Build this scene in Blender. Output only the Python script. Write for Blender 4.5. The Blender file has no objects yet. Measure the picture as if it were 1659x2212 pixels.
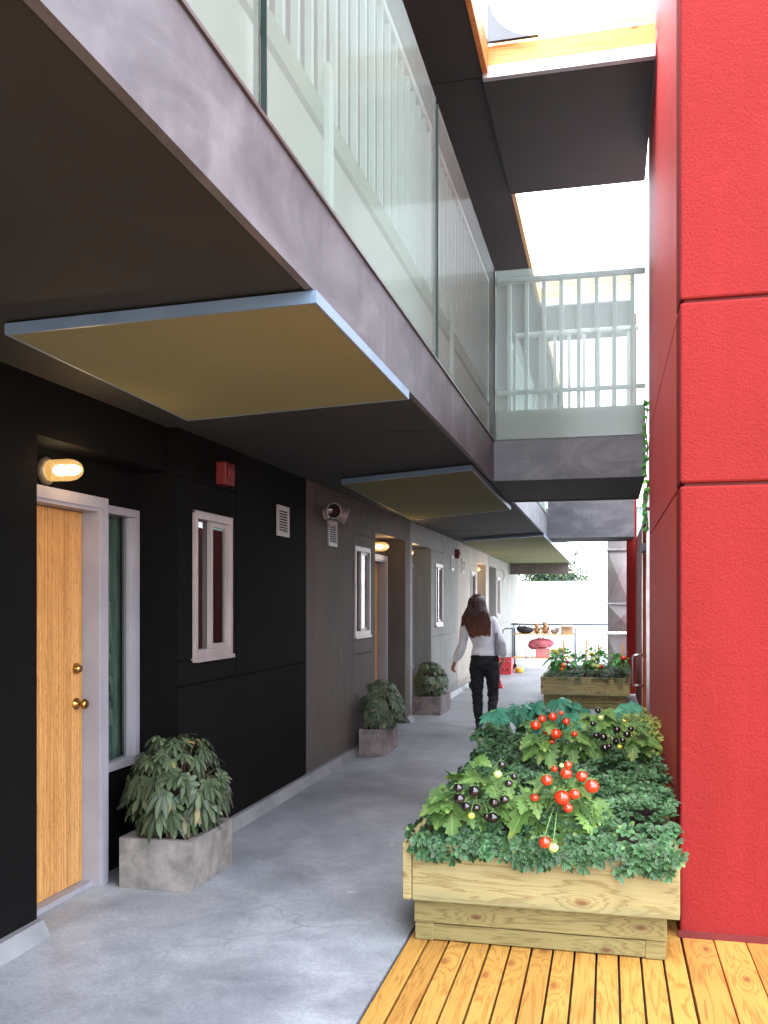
import bpy, bmesh, math, random
from mathutils import Vector, Matrix, noise
random.seed(7)
R = math.radians
C = bpy.context.scene.collection
sc = bpy.context.scene

# ------------------------------------------------------------------ camera model (level camera, lens shift)
TH = math.atan(485 / 2010.0); CT, ST = math.cos(TH), math.sin(TH); CH = 1.55
def Ud(px, py, d):
    """photo point (1659 px wide measure) at depth d metres -> world"""
    u = (px - 829.5) / 2010.0
    return Vector((d * (-ST + u * CT), d * (CT + u * ST), CH + (1300 - py) * d / 2010.0))
def Uz(px, py, z):
    return Ud(px, py, 2010.0 * (z - CH) / (1300 - py))

# ------------------------------------------------------------------ materials
def nn(nt, t, **kw):
    n = nt.nodes.new(t)
    for k, v in kw.items(): setattr(n, k, v)
    return n
def base_mat(name, rough=.6, metal=0.0, spec=.5):
    m = bpy.data.materials.new(name); m.use_nodes = True
    nt = m.node_tree; b = nt.nodes['Principled BSDF']
    b.inputs['Roughness'].default_value = rough; b.inputs['Metallic'].default_value = metal
    b.inputs['Specular IOR Level'].default_value = spec
    return m, nt, b
def coords(nt, scale=(1, 1, 1), kind='Object'):
    tc = nn(nt, 'ShaderNodeTexCoord'); mp = nn(nt, 'ShaderNodeMapping')
    mp.inputs['Scale'].default_value = scale
    nt.links.new(tc.outputs[kind], mp.inputs[0]); return mp.outputs[0]
def noise_n(nt, vec, scale, detail=5, rough=.55, dist=0):
    n = nn(nt, 'ShaderNodeTexNoise'); n.inputs['Scale'].default_value = scale
    n.inputs['Detail'].default_value = detail; n.inputs['Roughness'].default_value = rough
    n.inputs['Distortion'].default_value = dist
    nt.links.new(vec, n.inputs['Vector']); return n.outputs['Fac']
def ramp(nt, fac, stops):
    r = nn(nt, 'ShaderNodeValToRGB'); e = r.color_ramp.elements
    while len(e) < len(stops): e.new(.5)
    for i, (p, c) in enumerate(stops):
        e[i].position = p; e[i].color = (*c, 1) if len(c) == 3 else c
    nt.links.new(fac, r.inputs[0]); return r.outputs[0]
def mixc(nt, fac, a, b, mode='MIX'):
    m = nn(nt, 'ShaderNodeMix', data_type='RGBA', blend_type=mode)
    for s, v in ((0, fac), (6, a), (7, b)):
        if hasattr(v, 'is_linked') or hasattr(v, 'links'): nt.links.new(v, m.inputs[s])
        else: m.inputs[s].default_value = v if s == 0 else (*v, 1)
    return m.outputs[2]
def mth(nt, op, a, b=None, clamp=False):
    m = nn(nt, 'ShaderNodeMath', operation=op); m.use_clamp = clamp
    for s, v in ((0, a), (1, b)):
        if v is None: continue
        if hasattr(v, 'links'): nt.links.new(v, m.inputs[s])
        else: m.inputs[s].default_value = v
    return m.outputs[0]
def bump(nt, b, h, strength=.3, dist=.01):
    n = nn(nt, 'ShaderNodeBump'); n.inputs['Strength'].default_value = strength
    n.inputs['Distance'].default_value = dist
    nt.links.new(h, n.inputs['Height']); nt.links.new(n.outputs[0], b.inputs['Normal'])
def M(name, c1, c2=None, scale=4, rough=.6, metal=0, bs=0, bscale=150, spec=.5, lo=.35, hi=.65, stretch=(1, 1, 1), rvar=0):
    m, nt, b = base_mat(name, rough, metal, spec); v = coords(nt, stretch)
    c2 = c2 or tuple(x * .82 for x in c1)
    f = noise_n(nt, v, scale)
    nt.links.new(ramp(nt, f, [(lo, c2), (hi, c1)]), b.inputs['Base Color'])
    if bs: bump(nt, b, noise_n(nt, coords(nt), bscale, 3), bs, .004)
    if rvar:
        nt.links.new(mth(nt, 'ADD', mth(nt, 'MULTIPLY', noise_n(nt, v, scale * 2.3), rvar), rough - rvar / 2, True), b.inputs['Roughness'])
    return m
def stucco(name, c1, c2, sz=90, st=.55, rough=.8, dirt=1):
    m, nt, b = base_mat(name, rough, 0, .3); v = coords(nt)
    f = noise_n(nt, v, 1.6, 6)
    col = ramp(nt, f, [(.3, c2), (.7, c1)])
    g = noise_n(nt, v, sz * 1.6, 2)
    col = mixc(nt, .5, col, ramp(nt, g, [(.3, (.72, .72, .72)), (.7, (1, 1, 1))]), 'MULTIPLY')
    streak = noise_n(nt, coords(nt, (6, 6, .4)), 2.2, 4)
    col = mixc(nt, .6 if dirt else .2, col, ramp(nt, streak, [(.35, (.76, .76, .76)), (.62, (1.04, 1.04, 1.04))]), 'MULTIPLY')
    spz = nn(nt, 'ShaderNodeSeparateXYZ'); nt.links.new(v, spz.inputs[0])      # splash dirt along the foot, its own ragged outline
    dz = mth(nt, 'ADD', spz.outputs[2], mth(nt, 'MULTIPLY', noise_n(nt, v, 4, 5), -.35))
    col = mixc(nt, ramp(nt, dz, [(0, (.4,) * 3), (.05, (0, 0, 0))]), col, (.09, .08, .075) if c1[0] > .02 else tuple(c1)) if dirt else col
    nt.links.new(col, b.inputs['Base Color'])
    h = mth(nt, 'ADD', noise_n(nt, v, sz, 4, .6), mth(nt, 'MULTIPLY', noise_n(nt, v, sz * .25, 3), .6))
    bump(nt, b, h, st, .006); return m
def wood(name, c1, c2, axis=0, knots=True, rough=.5, grain=1.0, knotc=(.16, .07, .025), kscale=2.2, vary=.25, green=None, stripe=0):
    m, nt, b = base_mat(name, rough, 0, .35)
    st = [9, 9, 9]; st[axis] = .55
    geo = nn(nt, 'ShaderNodeNewGeometry'); rnd = geo.outputs['Random Per Island']
    tc = nn(nt, 'ShaderNodeTexCoord')
    off = nn(nt, 'ShaderNodeVectorMath', operation='ADD'); cmb = nn(nt, 'ShaderNodeCombineXYZ')
    for i in range(3): nt.links.new(mth(nt, 'MULTIPLY', rnd, (7.3, 11.7, 5.1)[i]), cmb.inputs[i])
    nt.links.new(tc.outputs['Object'], off.inputs[0]); nt.links.new(cmb.outputs[0], off.inputs[1])
    mp = nn(nt, 'ShaderNodeMapping'); mp.inputs['Scale'].default_value = [s * grain for s in st]
    nt.links.new(off.outputs[0], mp.inputs[0]); v = mp.outputs[0]
    # knots: cells stretched along the grain
    ks = [kscale * 1.6] * 3; ks[axis] = kscale * .75
    mk = nn(nt, 'ShaderNodeMapping'); mk.inputs['Scale'].default_value = (kscale * .75, kscale * 1.7, 1)
    spk = nn(nt, 'ShaderNodeSeparateXYZ'); cbk = nn(nt, 'ShaderNodeCombineXYZ'); nt.links.new(off.outputs[0], spk.inputs[0])
    a_, b_ = ((0, 2), (1, 0), (2, 1))[axis]; nt.links.new(spk.outputs[a_], cbk.inputs[0]); nt.links.new(spk.outputs[b_], cbk.inputs[1])
    nt.links.new(cbk.outputs[0], mk.inputs[0])
    vo = nn(nt, 'ShaderNodeTexVoronoi', voronoi_dimensions='2D'); vo.inputs['Scale'].default_value = 1.0
    nt.links.new(mk.outputs[0], vo.inputs['Vector']); kd = vo.outputs['Distance']
    w = noise_n(nt, v, 1.0, 6, .6, 1.2)
    bent = mth(nt, 'SUBTRACT', w, mth(nt, 'MULTIPLY', mth(nt, 'POWER', mth(nt, 'SUBTRACT', 1.0, kd, True), 6.0), .5)) if knots else w
    rings = mth(nt, 'FRACT', mth(nt, 'MULTIPLY', bent, 9.0))
    col = ramp(nt, rings, [(0, c1), (.55, c1), (.9, c2), (1, c1)])
    fine = [x * 14 for x in st]; fine[axis] = 4
    f2 = noise_n(nt, coords(nt, fine), 1, 3)
    col = mixc(nt, .45, col, ramp(nt, f2, [(.3, (.72, .68, .62)), (.7, (1.05, 1.05, 1.0))]), 'MULTIPLY')
    col = mixc(nt, vary, col, ramp(nt, rnd, [(0, (.62, .5, .4)), (.5, (1, .95, .9)), (1, (1.1, 1.1, 1.0))]), 'MULTIPLY')
    if stripe:
        ss = [70, 70, 70]; ss[axis] = .5; f3 = noise_n(nt, coords(nt, ss), 1, 3, .7)
        col = mixc(nt, stripe, col, ramp(nt, f3, [(.3, (.5, .4, .3)), (.5, (.9, .85, .8)), (.65, (1.15, 1.12, 1.1))]), 'MULTIPLY')
    bl = noise_n(nt, off.outputs[0], 2.1, 4)
    col = mixc(nt, .5, col, ramp(nt, bl, [(.3, (.8, .76, .68)), (.65, (1.04, 1.04, 1.02))]), 'MULTIPLY')
    if knots:
        col = mixc(nt, ramp(nt, kd, [(0, (1, 1, 1)), (.03, (.95, .95, .95)), (.06, (.25, .25, .25)), (.10, (0, 0, 0))]), col, knotc)
    if green:
        sp = nn(nt, 'ShaderNodeSeparateXYZ'); nt.links.new(tc.outputs['Object'], sp.inputs[0])
        g = mth(nt, 'ADD', sp.outputs[2], mth(nt, 'MULTIPLY', noise_n(nt, coords(nt), 5, 4), .08))
        col = mixc(nt, ramp(nt, g, [(green[0], (.75, .75, .75)), (green[1], (0, 0, 0))]), col, (.16, .17, .09))
    nt.links.new(col, b.inputs['Base Color'])
    bump(nt, b, f2, .25, .002); return m
def emis(name, col, s):
    m, nt, b = base_mat(name, .3); b.inputs['Base Color'].default_value = (*col, 1)
    b.inputs['Emission Color'].default_value = (*col, 1); b.inputs['Emission Strength'].default_value = s; return m
def glass(name, tint=(.85, .9, .88), gl=.03):
    m = bpy.data.materials.new(name); m.use_nodes = True; nt = m.node_tree; nt.nodes.clear()
    o = nn(nt, 'ShaderNodeOutputMaterial'); t = nn(nt, 'ShaderNodeBsdfTransparent'); g = nn(nt, 'ShaderNodeBsdfGlossy')
    t.inputs[0].default_value = (*tint, 1); g.inputs['Roughness'].default_value = gl
    fr = nn(nt, 'ShaderNodeFresnel'); fr.inputs[0].default_value = 2.3; bf = nn(nt, 'ShaderNodeNewGeometry')
    mx = nn(nt, 'ShaderNodeMixShader'); nt.links.new(mth(nt, 'MULTIPLY', fr.outputs[0], mth(nt, 'SUBTRACT', 1.0, bf.outputs['Backfacing'])), mx.inputs[0])
    nt.links.new(t.outputs[0], mx.inputs[1]); nt.links.new(g.outputs[0], mx.inputs[2]); nt.links.new(mx.outputs[0], o.inputs[0]); return m
def frosted(name, col, tcol, keep=.45):
    m = bpy.data.materials.new(name); m.use_nodes = True; nt = m.node_tree; nt.nodes.clear()
    o = nn(nt, 'ShaderNodeOutputMaterial'); t = nn(nt, 'ShaderNodeBsdfTransparent'); t.inputs[0].default_value = (*tcol, 1)
    d = nn(nt, 'ShaderNodeBsdfDiffuse'); l = nn(nt, 'ShaderNodeBsdfTranslucent')
    f = noise_n(nt, coords(nt), 140, 2); cc = ramp(nt, f, [(.3, tuple(c * .92 for c in col)), (.7, col)])
    nt.links.new(cc, d.inputs[0]); nt.links.new(cc, l.inputs[0])
    a = nn(nt, 'ShaderNodeMixShader'); a.inputs[0].default_value = .4
    nt.links.new(d.outputs[0], a.inputs[1]); nt.links.new(l.outputs[0], a.inputs[2])
    s = nn(nt, 'ShaderNodeMixShader'); s.inputs[0].default_value = keep
    nt.links.new(a.outputs[0], s.inputs[1]); nt.links.new(t.outputs[0], s.inputs[2])
    g = nn(nt, 'ShaderNodeBsdfGlossy'); g.inputs['Roughness'].default_value = .12
    z = nn(nt, 'ShaderNodeMixShader'); z.inputs[0].default_value = .02
    nt.links.new(s.outputs[0], z.inputs[1]); nt.links.new(g.outputs[0], z.inputs[2])
    nt.links.new(z.outputs[0], o.inputs[0]); return m
def leafmat(name, c1, c2, vein, margin=None, rough=.45, veins=9, tip=None):
    """leaf: uv.x across (0..1, .5 = midrib), uv.y along"""
    m, nt, b = base_mat(name, rough, 0, .3)
    uv = nn(nt, 'ShaderNodeUVMap'); sp = nn(nt, 'ShaderNodeSeparateXYZ'); nt.links.new(uv.outputs[0], sp.inputs[0])
    geo = nn(nt, 'ShaderNodeNewGeometry')
    ax = mth(nt, 'ABSOLUTE', mth(nt, 'SUBTRACT', sp.outputs[0], .5))
    col = ramp(nt, geo.outputs['Random Per Island'], [(0, c2), (.9, c1), (.97, tuple(min(1, x * 1.5) for x in c1)), (1, (c1[0] * 4, c1[1] * 1.7, c1[2]))])
    pt = noise_n(nt, coords(nt), 9, 3)
    col = mixc(nt, .55, col, ramp(nt, pt, [(.35, (.6, .62, .6)), (.62, (1.15, 1.15, 1.1))]), 'MULTIPLY')
    if veins:
        s = mth(nt, 'FRACT', mth(nt, 'MULTIPLY', mth(nt, 'SUBTRACT', sp.outputs[1], mth(nt, 'MULTIPLY', ax, .7)), veins))
        col = mixc(nt, ramp(nt, s, [(0, (.45,) * 3), (.14, (0, 0, 0)), (.9, (0, 0, 0)), (1, (.45,) * 3)]), col, vein)
    col = mixc(nt, ramp(nt, ax, [(0, (.8,) * 3), (.035, (.5,) * 3), (.07, (0, 0, 0))]), col, vein)
    if margin: col = mixc(nt, ramp(nt, ax, [(.40, (0, 0, 0)), (.46, (.8,) * 3)]), col, margin)
    if tip: col = mixc(nt, ramp(nt, mth(nt, 'MULTIPLY', sp.outputs[1], noise_n(nt, coords(nt), 14, 2)), [(.42, (0, 0, 0)), (.62, (.8,) * 3)]), col, tip)
    nt.links.new(col, b.inputs['Base Color'])
    # thin leaves let a little light through
    tr = nn(nt, 'ShaderNodeBsdfTranslucent'); nt.links.new(col, tr.inputs[0])
    mx = nn(nt, 'ShaderNodeMixShader'); mx.inputs[0].default_value = .18
    out = nt.nodes['Material Output']; nt.links.new(b.outputs[0], mx.inputs[1]); nt.links.new(tr.outputs[0], mx.inputs[2])
    nt.links.new(mx.outputs[0], out.inputs[0]); return m

# ------------------------------------------------------------------ geometry builder
class G:
    def __init__(s): s.v = []; s.f = []; s.sm = []; s.uv = {}
    def add(s, vs, fs, smooth=False, uvs=None):
        o = len(s.v); s.v += [tuple(p) for p in vs]
        for i, f in enumerate(fs):
            if uvs: s.uv[len(s.f)] = [uvs[k] for k in f]
            s.f.append(tuple(o + k for k in f)); s.sm.append(smooth)
        return s
    def box(s, x0, x1, y0, y1, z0, z1):
        x0, x1 = sorted((x0, x1)); y0, y1 = sorted((y0, y1)); z0, z1 = sorted((z0, z1))
        v = [(x, y, z) for z in (z0, z1) for y in (y0, y1) for x in (x0, x1)]
        return s.add(v, [(0, 2, 3, 1), (4, 5, 7, 6), (0, 1, 5, 4), (2, 6, 7, 3), (0, 4, 6, 2), (1, 3, 7, 5)])
    def bev(s, x0, x1, y0, y1, z0, z1, b=.004):
        x0, x1 = sorted((x0, x1)); y0, y1 = sorted((y0, y1)); z0, z1 = sorted((z0, z1))
        bm = bmesh.new(); bmesh.ops.create_cube(bm, size=1)
        for q in bm.verts: q.co = Vector((x0 + (q.co.x + .5) * (x1 - x0), y0 + (q.co.y + .5) * (y1 - y0), z0 + (q.co.z + .5) * (z1 - z0)))
        bmesh.ops.bevel(bm, geom=bm.edges[:], offset=b, segments=2, affect='EDGES', profile=.5)
        bm.verts.index_update(); s.add([q.co[:] for q in bm.verts], [[q.index for q in f.verts] for f in bm.faces]); bm.free(); return s
    def hexa(s, p):   # 8 points: bottom 4 ccw, top 4
        return s.add(p, [(3, 2, 1, 0), (4, 5, 6, 7), (0, 1, 5, 4), (1, 2, 6, 5), (2, 3, 7, 6), (3, 0, 4, 7)])
    def tube(s, pts, rad, n=10, cap=True, ell=None, ref=None):
        pts = [Vector(p) for p in pts]; k = len(pts)
        if not hasattr(rad, '__len__'): rad = [rad] * k
        vs = []; prev = Vector(ref) if ref else None
        for i, p in enumerate(pts):
            t = (pts[min(i + 1, k - 1)] - pts[max(i - 1, 0)]).normalized()
            if prev is None: prev = Vector((0, 0, 1)) if abs(t.z) < .9 else Vector((1, 0, 0))
            a = (prev - t * prev.dot(t)).normalized(); b = t.cross(a); prev = a
            ra, rb = (rad[i], rad[i]) if not ell else ell[i]
            for j in range(n):
                q = 2 * math.pi * j / n; vs.append(p + a * (ra * math.cos(q)) + b * (rb * math.sin(q)))
        fs = [(i * n + j, i * n + (j + 1) % n, (i + 1) * n + (j + 1) % n, (i + 1) * n + j) for i in range(k - 1) for j in range(n)]
        s.add(vs, fs, True)
        if cap:
            o = len(s.v) - k * n
            s.f.append(tuple(o + j for j in reversed(range(n)))); s.sm.append(False)
            s.f.append(tuple(o + (k - 1) * n + j for j in range(n))); s.sm.append(False)
        return s
    def ball(s, c, r, n=12, m=8):
        c = Vector(c); r = Vector(r) if hasattr(r, '__len__') else Vector((r, r, r))
        vs = [c + Vector((0, 0, r.z))]
        for i in range(1, m):
            a = math.pi * i / m
            for j in range(n):
                q = 2 * math.pi * j / n; vs.append(c + Vector((r.x * math.sin(a) * math.cos(q), r.y * math.sin(a) * math.sin(q), r.z * math.cos(a))))
        vs.append(c - Vector((0, 0, r.z))); fs = []
        for j in range(n):
            fs.append((0, 1 + j, 1 + (j + 1) % n)); fs.append((len(vs) - 1, 1 + (m - 2) * n + (j + 1) % n, 1 + (m - 2) * n + j))
            for i in range(m - 2):
                fs.append((1 + i * n + j, 1 + (i + 1) * n + j, 1 + (i + 1) * n + (j + 1) % n, 1 + i * n + (j + 1) % n))
        return s.add(vs, fs, True)
    def lathe(s, c, axis, prof, n=20):
        c = Vector(c); ax = Vector(axis).normalized(); a = Vector((0, 0, 1)) if abs(ax.z) < .9 else Vector((1, 0, 0))
        a = (a - ax * a.dot(ax)).normalized(); b = ax.cross(a)
        vs = [c + ax * h + (a * math.cos(2 * math.pi * j / n) + b * math.sin(2 * math.pi * j / n)) * r for (r, h) in prof for j in range(n)]
        k = len(prof)
        return s.add(vs, [(i * n + j, i * n + (j + 1) % n, (i + 1) * n + (j + 1) % n, (i + 1) * n + j) for i in range(k - 1) for j in range(n)], True)
    def solid(s, bx, holes, slabs=()):
        """box bx=(x0,x1,y0,y1,z0,z1) minus holes, one watertight skin"""
        cuts = []
        for a in range(3):
            c = {bx[2 * a], bx[2 * a + 1]}
            for h in holes:
                for t in (h[2 * a], h[2 * a + 1]):
                    if bx[2 * a] < t < bx[2 * a + 1]: c.add(t)
            cuts.append(sorted(c))
        X, Y, Z = cuts; nx, ny, nz = len(X) - 1, len(Y) - 1, len(Z) - 1
        def so(i, j, k):
            if not (0 <= i < nx and 0 <= j < ny and 0 <= k < nz): return False
            p = ((X[i] + X[i + 1]) / 2, (Y[j] + Y[j + 1]) / 2, (Z[k] + Z[k + 1]) / 2)
            return not any(h[0] < p[0] < h[1] and h[2] < p[1] < h[3] and h[4] < p[2] < h[5] for h in holes)
        idx = {}
        def V(i, j, k):
            if (i, j, k) not in idx: idx[(i, j, k)] = len(s.v); s.v.append((X[i], Y[j], Z[k]))
            return idx[(i, j, k)]
        for i in range(nx):
            for j in range(ny):
                for k in range(nz):
                    if not so(i, j, k): continue
                    for (d, q) in (((-1, 0, 0), [(0, 0, 0), (0, 0, 1), (0, 1, 1), (0, 1, 0)]), ((1, 0, 0), [(1, 0, 0), (1, 1, 0), (1, 1, 1), (1, 0, 1)]),
                                   ((0, -1, 0), [(0, 0, 0), (1, 0, 0), (1, 0, 1), (0, 0, 1)]), ((0, 1, 0), [(0, 1, 0), (0, 1, 1), (1, 1, 1), (1, 1, 0)]),
                                   ((0, 0, -1), [(0, 0, 0), (0, 1, 0), (1, 1, 0), (1, 0, 0)]), ((0, 0, 1), [(0, 0, 1), (1, 0, 1), (1, 1, 1), (0, 1, 1)])):
                        if not so(i + d[0], j + d[1], k + d[2]):
                            s.f.append(tuple(V(i + a, j + b, k + c) for a, b, c in q)); s.sm.append(False)
        return s

def put(name, g, mat, parent=None, origin=None, label=None, cat=None, group=None, kind=None):
    """link one mesh object; geometry is given in world metres"""
    if parent is not None: o0 = Vector(parent['_o'])
    elif origin is not None: o0 = Vector(origin)
    else:
        xs = [p[0] for p in g.v]; ys = [p[1] for p in g.v]; zs = [p[2] for p in g.v]
        o0 = Vector(((min(xs) + max(xs)) / 2, (min(ys) + max(ys)) / 2, min(zs)))
    me = bpy.data.meshes.new(name)
    me.from_pydata([(p[0] - o0.x, p[1] - o0.y, p[2] - o0.z) for p in g.v], [], g.f)
    me.polygons.foreach_set('use_smooth', g.sm)
    if g.uv:
        uvl = me.uv_layers.new(name='UVMap').data
        for pi, us in g.uv.items():
            ls = me.polygons[pi].loop_start
            for k, q in enumerate(us): uvl[ls + k].uv = q
    me.materials.append(mat); me.update()
    o = bpy.data.objects.new(name, me); C.objects.link(o)
    if parent is not None:
        o.parent = parent
        o['_o'] = parent['_o']
    else: o.location = o0; o['_o'] = tuple(o0)
    # children of a part share the thing's origin frame
    tag(o, label, cat, group, kind); return o
def tag(o, label=None, cat=None, group=None, kind=None):
    if label: o['label'] = label
    if cat: o['category'] = cat
    if group: o['group'] = group
    if kind: o['kind'] = kind
def thing(name, loc, label, cat, group=None):
    o = bpy.data.objects.new(name, None); C.objects.link(o); o.location = loc; o.empty_display_size = .2
    o['_o'] = tuple(loc); tag(o, label, cat, group); return o
def bake(o, *mods):
    for t, kw in mods:
        md = o.modifiers.new(t, t)
        for k, v in kw.items(): setattr(md, k, v)
    bpy.context.view_layer.update()
    dg = bpy.context.evaluated_depsgraph_get()
    me = bpy.data.meshes.new_from_object(o.evaluated_get(dg)); o.modifiers.clear()
    mt = o.data.materials[0]; o.data = me
    if not me.materials: me.materials.append(mt)
    me.polygons.foreach_set('use_smooth', [True] * len(me.polygons)); me.update()
    return o
# ------------------------------------------------------------------ the materials of the place
def floor_mat():
    m, nt, b = base_mat('walkway_concrete', .4, 0, .5); v = coords(nt)
    big = noise_n(nt, v, .55, 6, .6, .6); mid = noise_n(nt, v, 2.6, 10, .72, .4); fin = noise_n(nt, v, 55, 5, .8)
    col = ramp(nt, big, [(.33, (.19, .205, .225)), (.5, (.285, .303, .33)), (.66, (.37, .39, .42))])
    col = mixc(nt, .75, col, ramp(nt, mid, [(.3, (.55, .57, .6)), (.5, (.93, .93, .93)), (.66, (1.3, 1.3, 1.28))]), 'MULTIPLY')
    col = mixc(nt, .5, col, ramp(nt, fin, [(.35, (.62, .62, .62)), (.6, (1.12, 1.12, 1.12))]), 'MULTIPLY')
    # hairline cracks and trowel marks
    vo = nn(nt, 'ShaderNodeTexVoronoi', feature='DISTANCE_TO_EDGE'); vo.inputs['Scale'].default_value = .9
    wv = nn(nt, 'ShaderNodeVectorMath', operation='ADD'); ns = nn(nt, 'ShaderNodeTexNoise'); ns.inputs['Scale'].default_value = 2.2
    nt.links.new(v, ns.inputs['Vector']); nt.links.new(v, wv.inputs[0]); nt.links.new(ns.outputs['Color'], wv.inputs[1]); nt.links.new(wv.outputs[0], vo.inputs['Vector'])
    brk = noise_n(nt, v, 1.3, 3)
    ck = mth(nt, 'MULTIPLY', ramp(nt, vo.outputs['Distance'], [(0, (1, 1, 1)), (.012, (0, 0, 0))]), ramp(nt, brk, [(.5, (0, 0, 0)), (.62, (.28,) * 3)]))
    col = mixc(nt, ck, col, (.09, .09, .1))
    # pale speckled trail down the walk
    sp = nn(nt, 'ShaderNodeSeparateXYZ'); nt.links.new(v, sp.inputs[0])
    tx = mth(nt, 'ABSOLUTE', mth(nt, 'SUBTRACT', mth(nt, 'ADD', sp.outputs[0], mth(nt, 'MULTIPLY', noise_n(nt, v, .5, 2), 1.2)), -.1))
    sc2 = mth(nt, 'MULTIPLY', ramp(nt, tx, [(0, (1, 1, 1)), (.24, (0, 0, 0))]), ramp(nt, noise_n(nt, v, 22, 6, .8), [(.5, (0, 0, 0)), (.6, (.6,) * 3)]))
    col = mixc(nt, sc2, col, (.42, .43, .45))
    spt = noise_n(nt, coords(nt), 7, 2)
    col = mixc(nt, ramp(nt, spt, [(.74, (0, 0, 0)), (.78, (.6,) * 3)]), col, (.5, .5, .5))
    nt.links.new(col, b.inputs['Base Color'])
    nt.links.new(mth(nt, 'ADD', mth(nt, 'MULTIPLY', mid, .5), .22, True), b.inputs['Roughness'])
    bump(nt, b, mth(nt, 'ADD', mid, mth(nt, 'MULTIPLY', fin, .4)), .16, .01); return m
def fascia_mat(name='fascia_metal'):
    m, nt, b = base_mat(name, .42, .08, .35)
    v = coords(nt, (1, 1, 2.2)); f = noise_n(nt, v, 1.5, 6, .6, 1.5)
    col = ramp(nt, f, [(.3, (.068, .07, .08)), (.5, (.098, .10, .112)), (.7, (.145, .15, .162))])
    g = noise_n(nt, coords(nt, (9, 9, .8)), 1.4, 5)
    col = mixc(nt, .4, col, ramp(nt, g, [(.3, (.8, .76, .8)), (.65, (1.1, 1.1, 1.1))]), 'MULTIPLY')
    nt.links.new(col, b.inputs['Base Color'])
    nt.links.new(mth(nt, 'ADD', mth(nt, 'MULTIPLY', g, .3), .4), b.inputs['Roughness'])
    return m
m_floor = floor_mat()
m_fascia = fascia_mat()
m_ground = M('gravel_ground', (.30, .29, .27), (.2, .2, .19), 3, .9, bs=.5, bscale=60)
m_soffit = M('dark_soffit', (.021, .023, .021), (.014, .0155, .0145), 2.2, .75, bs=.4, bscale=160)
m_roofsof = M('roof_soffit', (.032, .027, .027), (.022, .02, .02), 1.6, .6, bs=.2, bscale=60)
m_black = stucco('black_stucco', (.0048, .0046, .0046), (.0034, .0033, .0034), 110, .3)
m_black.node_tree.nodes['Principled BSDF'].inputs['Specular IOR Level'].default_value = .08
m_taupe = stucco('taupe_stucco', (.15, .122, .105), (.11, .09, .078), 110, .35)
m_grey = stucco('grey_stucco', (.33, .325, .30), (.27, .265, .25), 110, .35)
m_pink = stucco('pinkish_stucco', (.48, .42, .36), (.4, .35, .3), 110, .35)
m_upper = stucco('upper_wall_stucco', (.11, .13, .12), (.085, .1, .095), 80, .3)
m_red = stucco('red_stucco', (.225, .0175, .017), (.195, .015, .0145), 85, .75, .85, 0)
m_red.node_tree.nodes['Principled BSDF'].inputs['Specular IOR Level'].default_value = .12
m_redside = stucco('red_smooth_lit_stucco', (.62, .065, .065), (.55, .055, .055), 130, .35, .6, 0)  # same red wall, base colour lightened to stand in for light on its side
m_groove = M('groove_red', (.12, .006, .006), rough=.8)
m_reveal = M('dark_reveal', (.02, .02, .02), rough=.8)
m_orange = M('orange_door_paint', (.8, .14, .04), (.7, .1, .03), 2, .85, spec=.05)
m_darkred = M('dark_red_paint', (.22, .022, .025), (.16, .016, .02), 2, .6)
m_kerb = M('painted_kerb', (.25, .255, .265), (.17, .175, .185), 3, .55, bs=.2)
m_white = M('white_trim', (.30, .285, .31), (.25, .235, .26), 3, .4, bs=.05)
m_cream = M('cream_vinyl', (.36, .30, .285), (.30, .25, .24), 4, .35)
m_door = wood('door_veneer', (.60, .32, .115), (.33, .14, .04), 2, False, .38, 4.5, vary=0, stripe=.8)
m_brass = M('brass', (.45, .25, .07), rough=.25, metal=1)
m_steel = M('brushed_steel', (.6, .6, .62), (.45, .45, .47), 8, .28, 1)
m_duct = M('galvanised_duct', (.55, .55, .56), (.42, .42, .43), 3, .42, .55, rvar=.2)
m_rail = M('painted_rail', (.56, .60, .60), (.48, .52, .52), 6, .45)
m_darkrail = M('dark_rail', (.10, .12, .14), rough=.5)
m_glass = glass('window_glass', (.75, .82, .79), .015)
m_dark = M('dark_room', (.03, .032, .03), rough=.9)
m_curtain = M('grey_curtain', (.24, .27, .25), (.13, .15, .14), 7, .8, stretch=(1, 6, .5))
m_poster = M('poster_paper', (.3, .3, .26), (.06, .06, .06), 9, .6, lo=.45, hi=.52)
m_frost = frosted('frosted_glass', (.40, .455, .42), (.90, .95, .925), .66)
m_frost2 = frosted('bridge_frosted_glass', (.50, .58, .545), (.90, .95, .925), .64)
m_gedge = M('glass_edge', (.02, .035, .032), rough=.35)
m_tan = M('tan_panel', (.205, .205, .11), (.188, .187, .10), 1.0, .95, bs=.05, spec=.08)
m_blue = M('blue_grey_trim', (.18, .26, .36), (.14, .21, .30), 4, .4)
m_deck = wood('deck_boards', (.46, .25, .062), (.32, .145, .028), 1, True, .55, .8, kscale=1.9, vary=.4, knotc=(.24, .09, .022))
m_deck2 = wood('side_deck_boards', (.50, .22, .055), (.33, .12, .03), 1, True, .55, .8, vary=.5)
m_plank = wood('planter_boards', (.34, .29, .14), (.24, .18, .07), 0, True, .6, .8, kscale=2.0, vary=.1)
m_plankw = wood('planter_top_board', (.33, .28, .135), (.22, .165, .065), 0, True, .6, .7, kscale=2.3, vary=.0, green=(.215, .285))
m_plank2 = wood('planter_base_boards', (.22, .185, .075), (.13, .10, .035), 0, True, .6, .9, kscale=3.0, vary=.2, knotc=(.1, .04, .015))
m_timber = wood('roof_timber', (.75, .40, .12), (.6, .26, .06), 0, True, .5, .8)
m_littimber = wood('lit_roof_timber', (.80, .66, .30), (.7, .5, .2), 0, False, .5, .8)  # yellower copy of the roof timber, sunlight put into the colour
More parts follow.
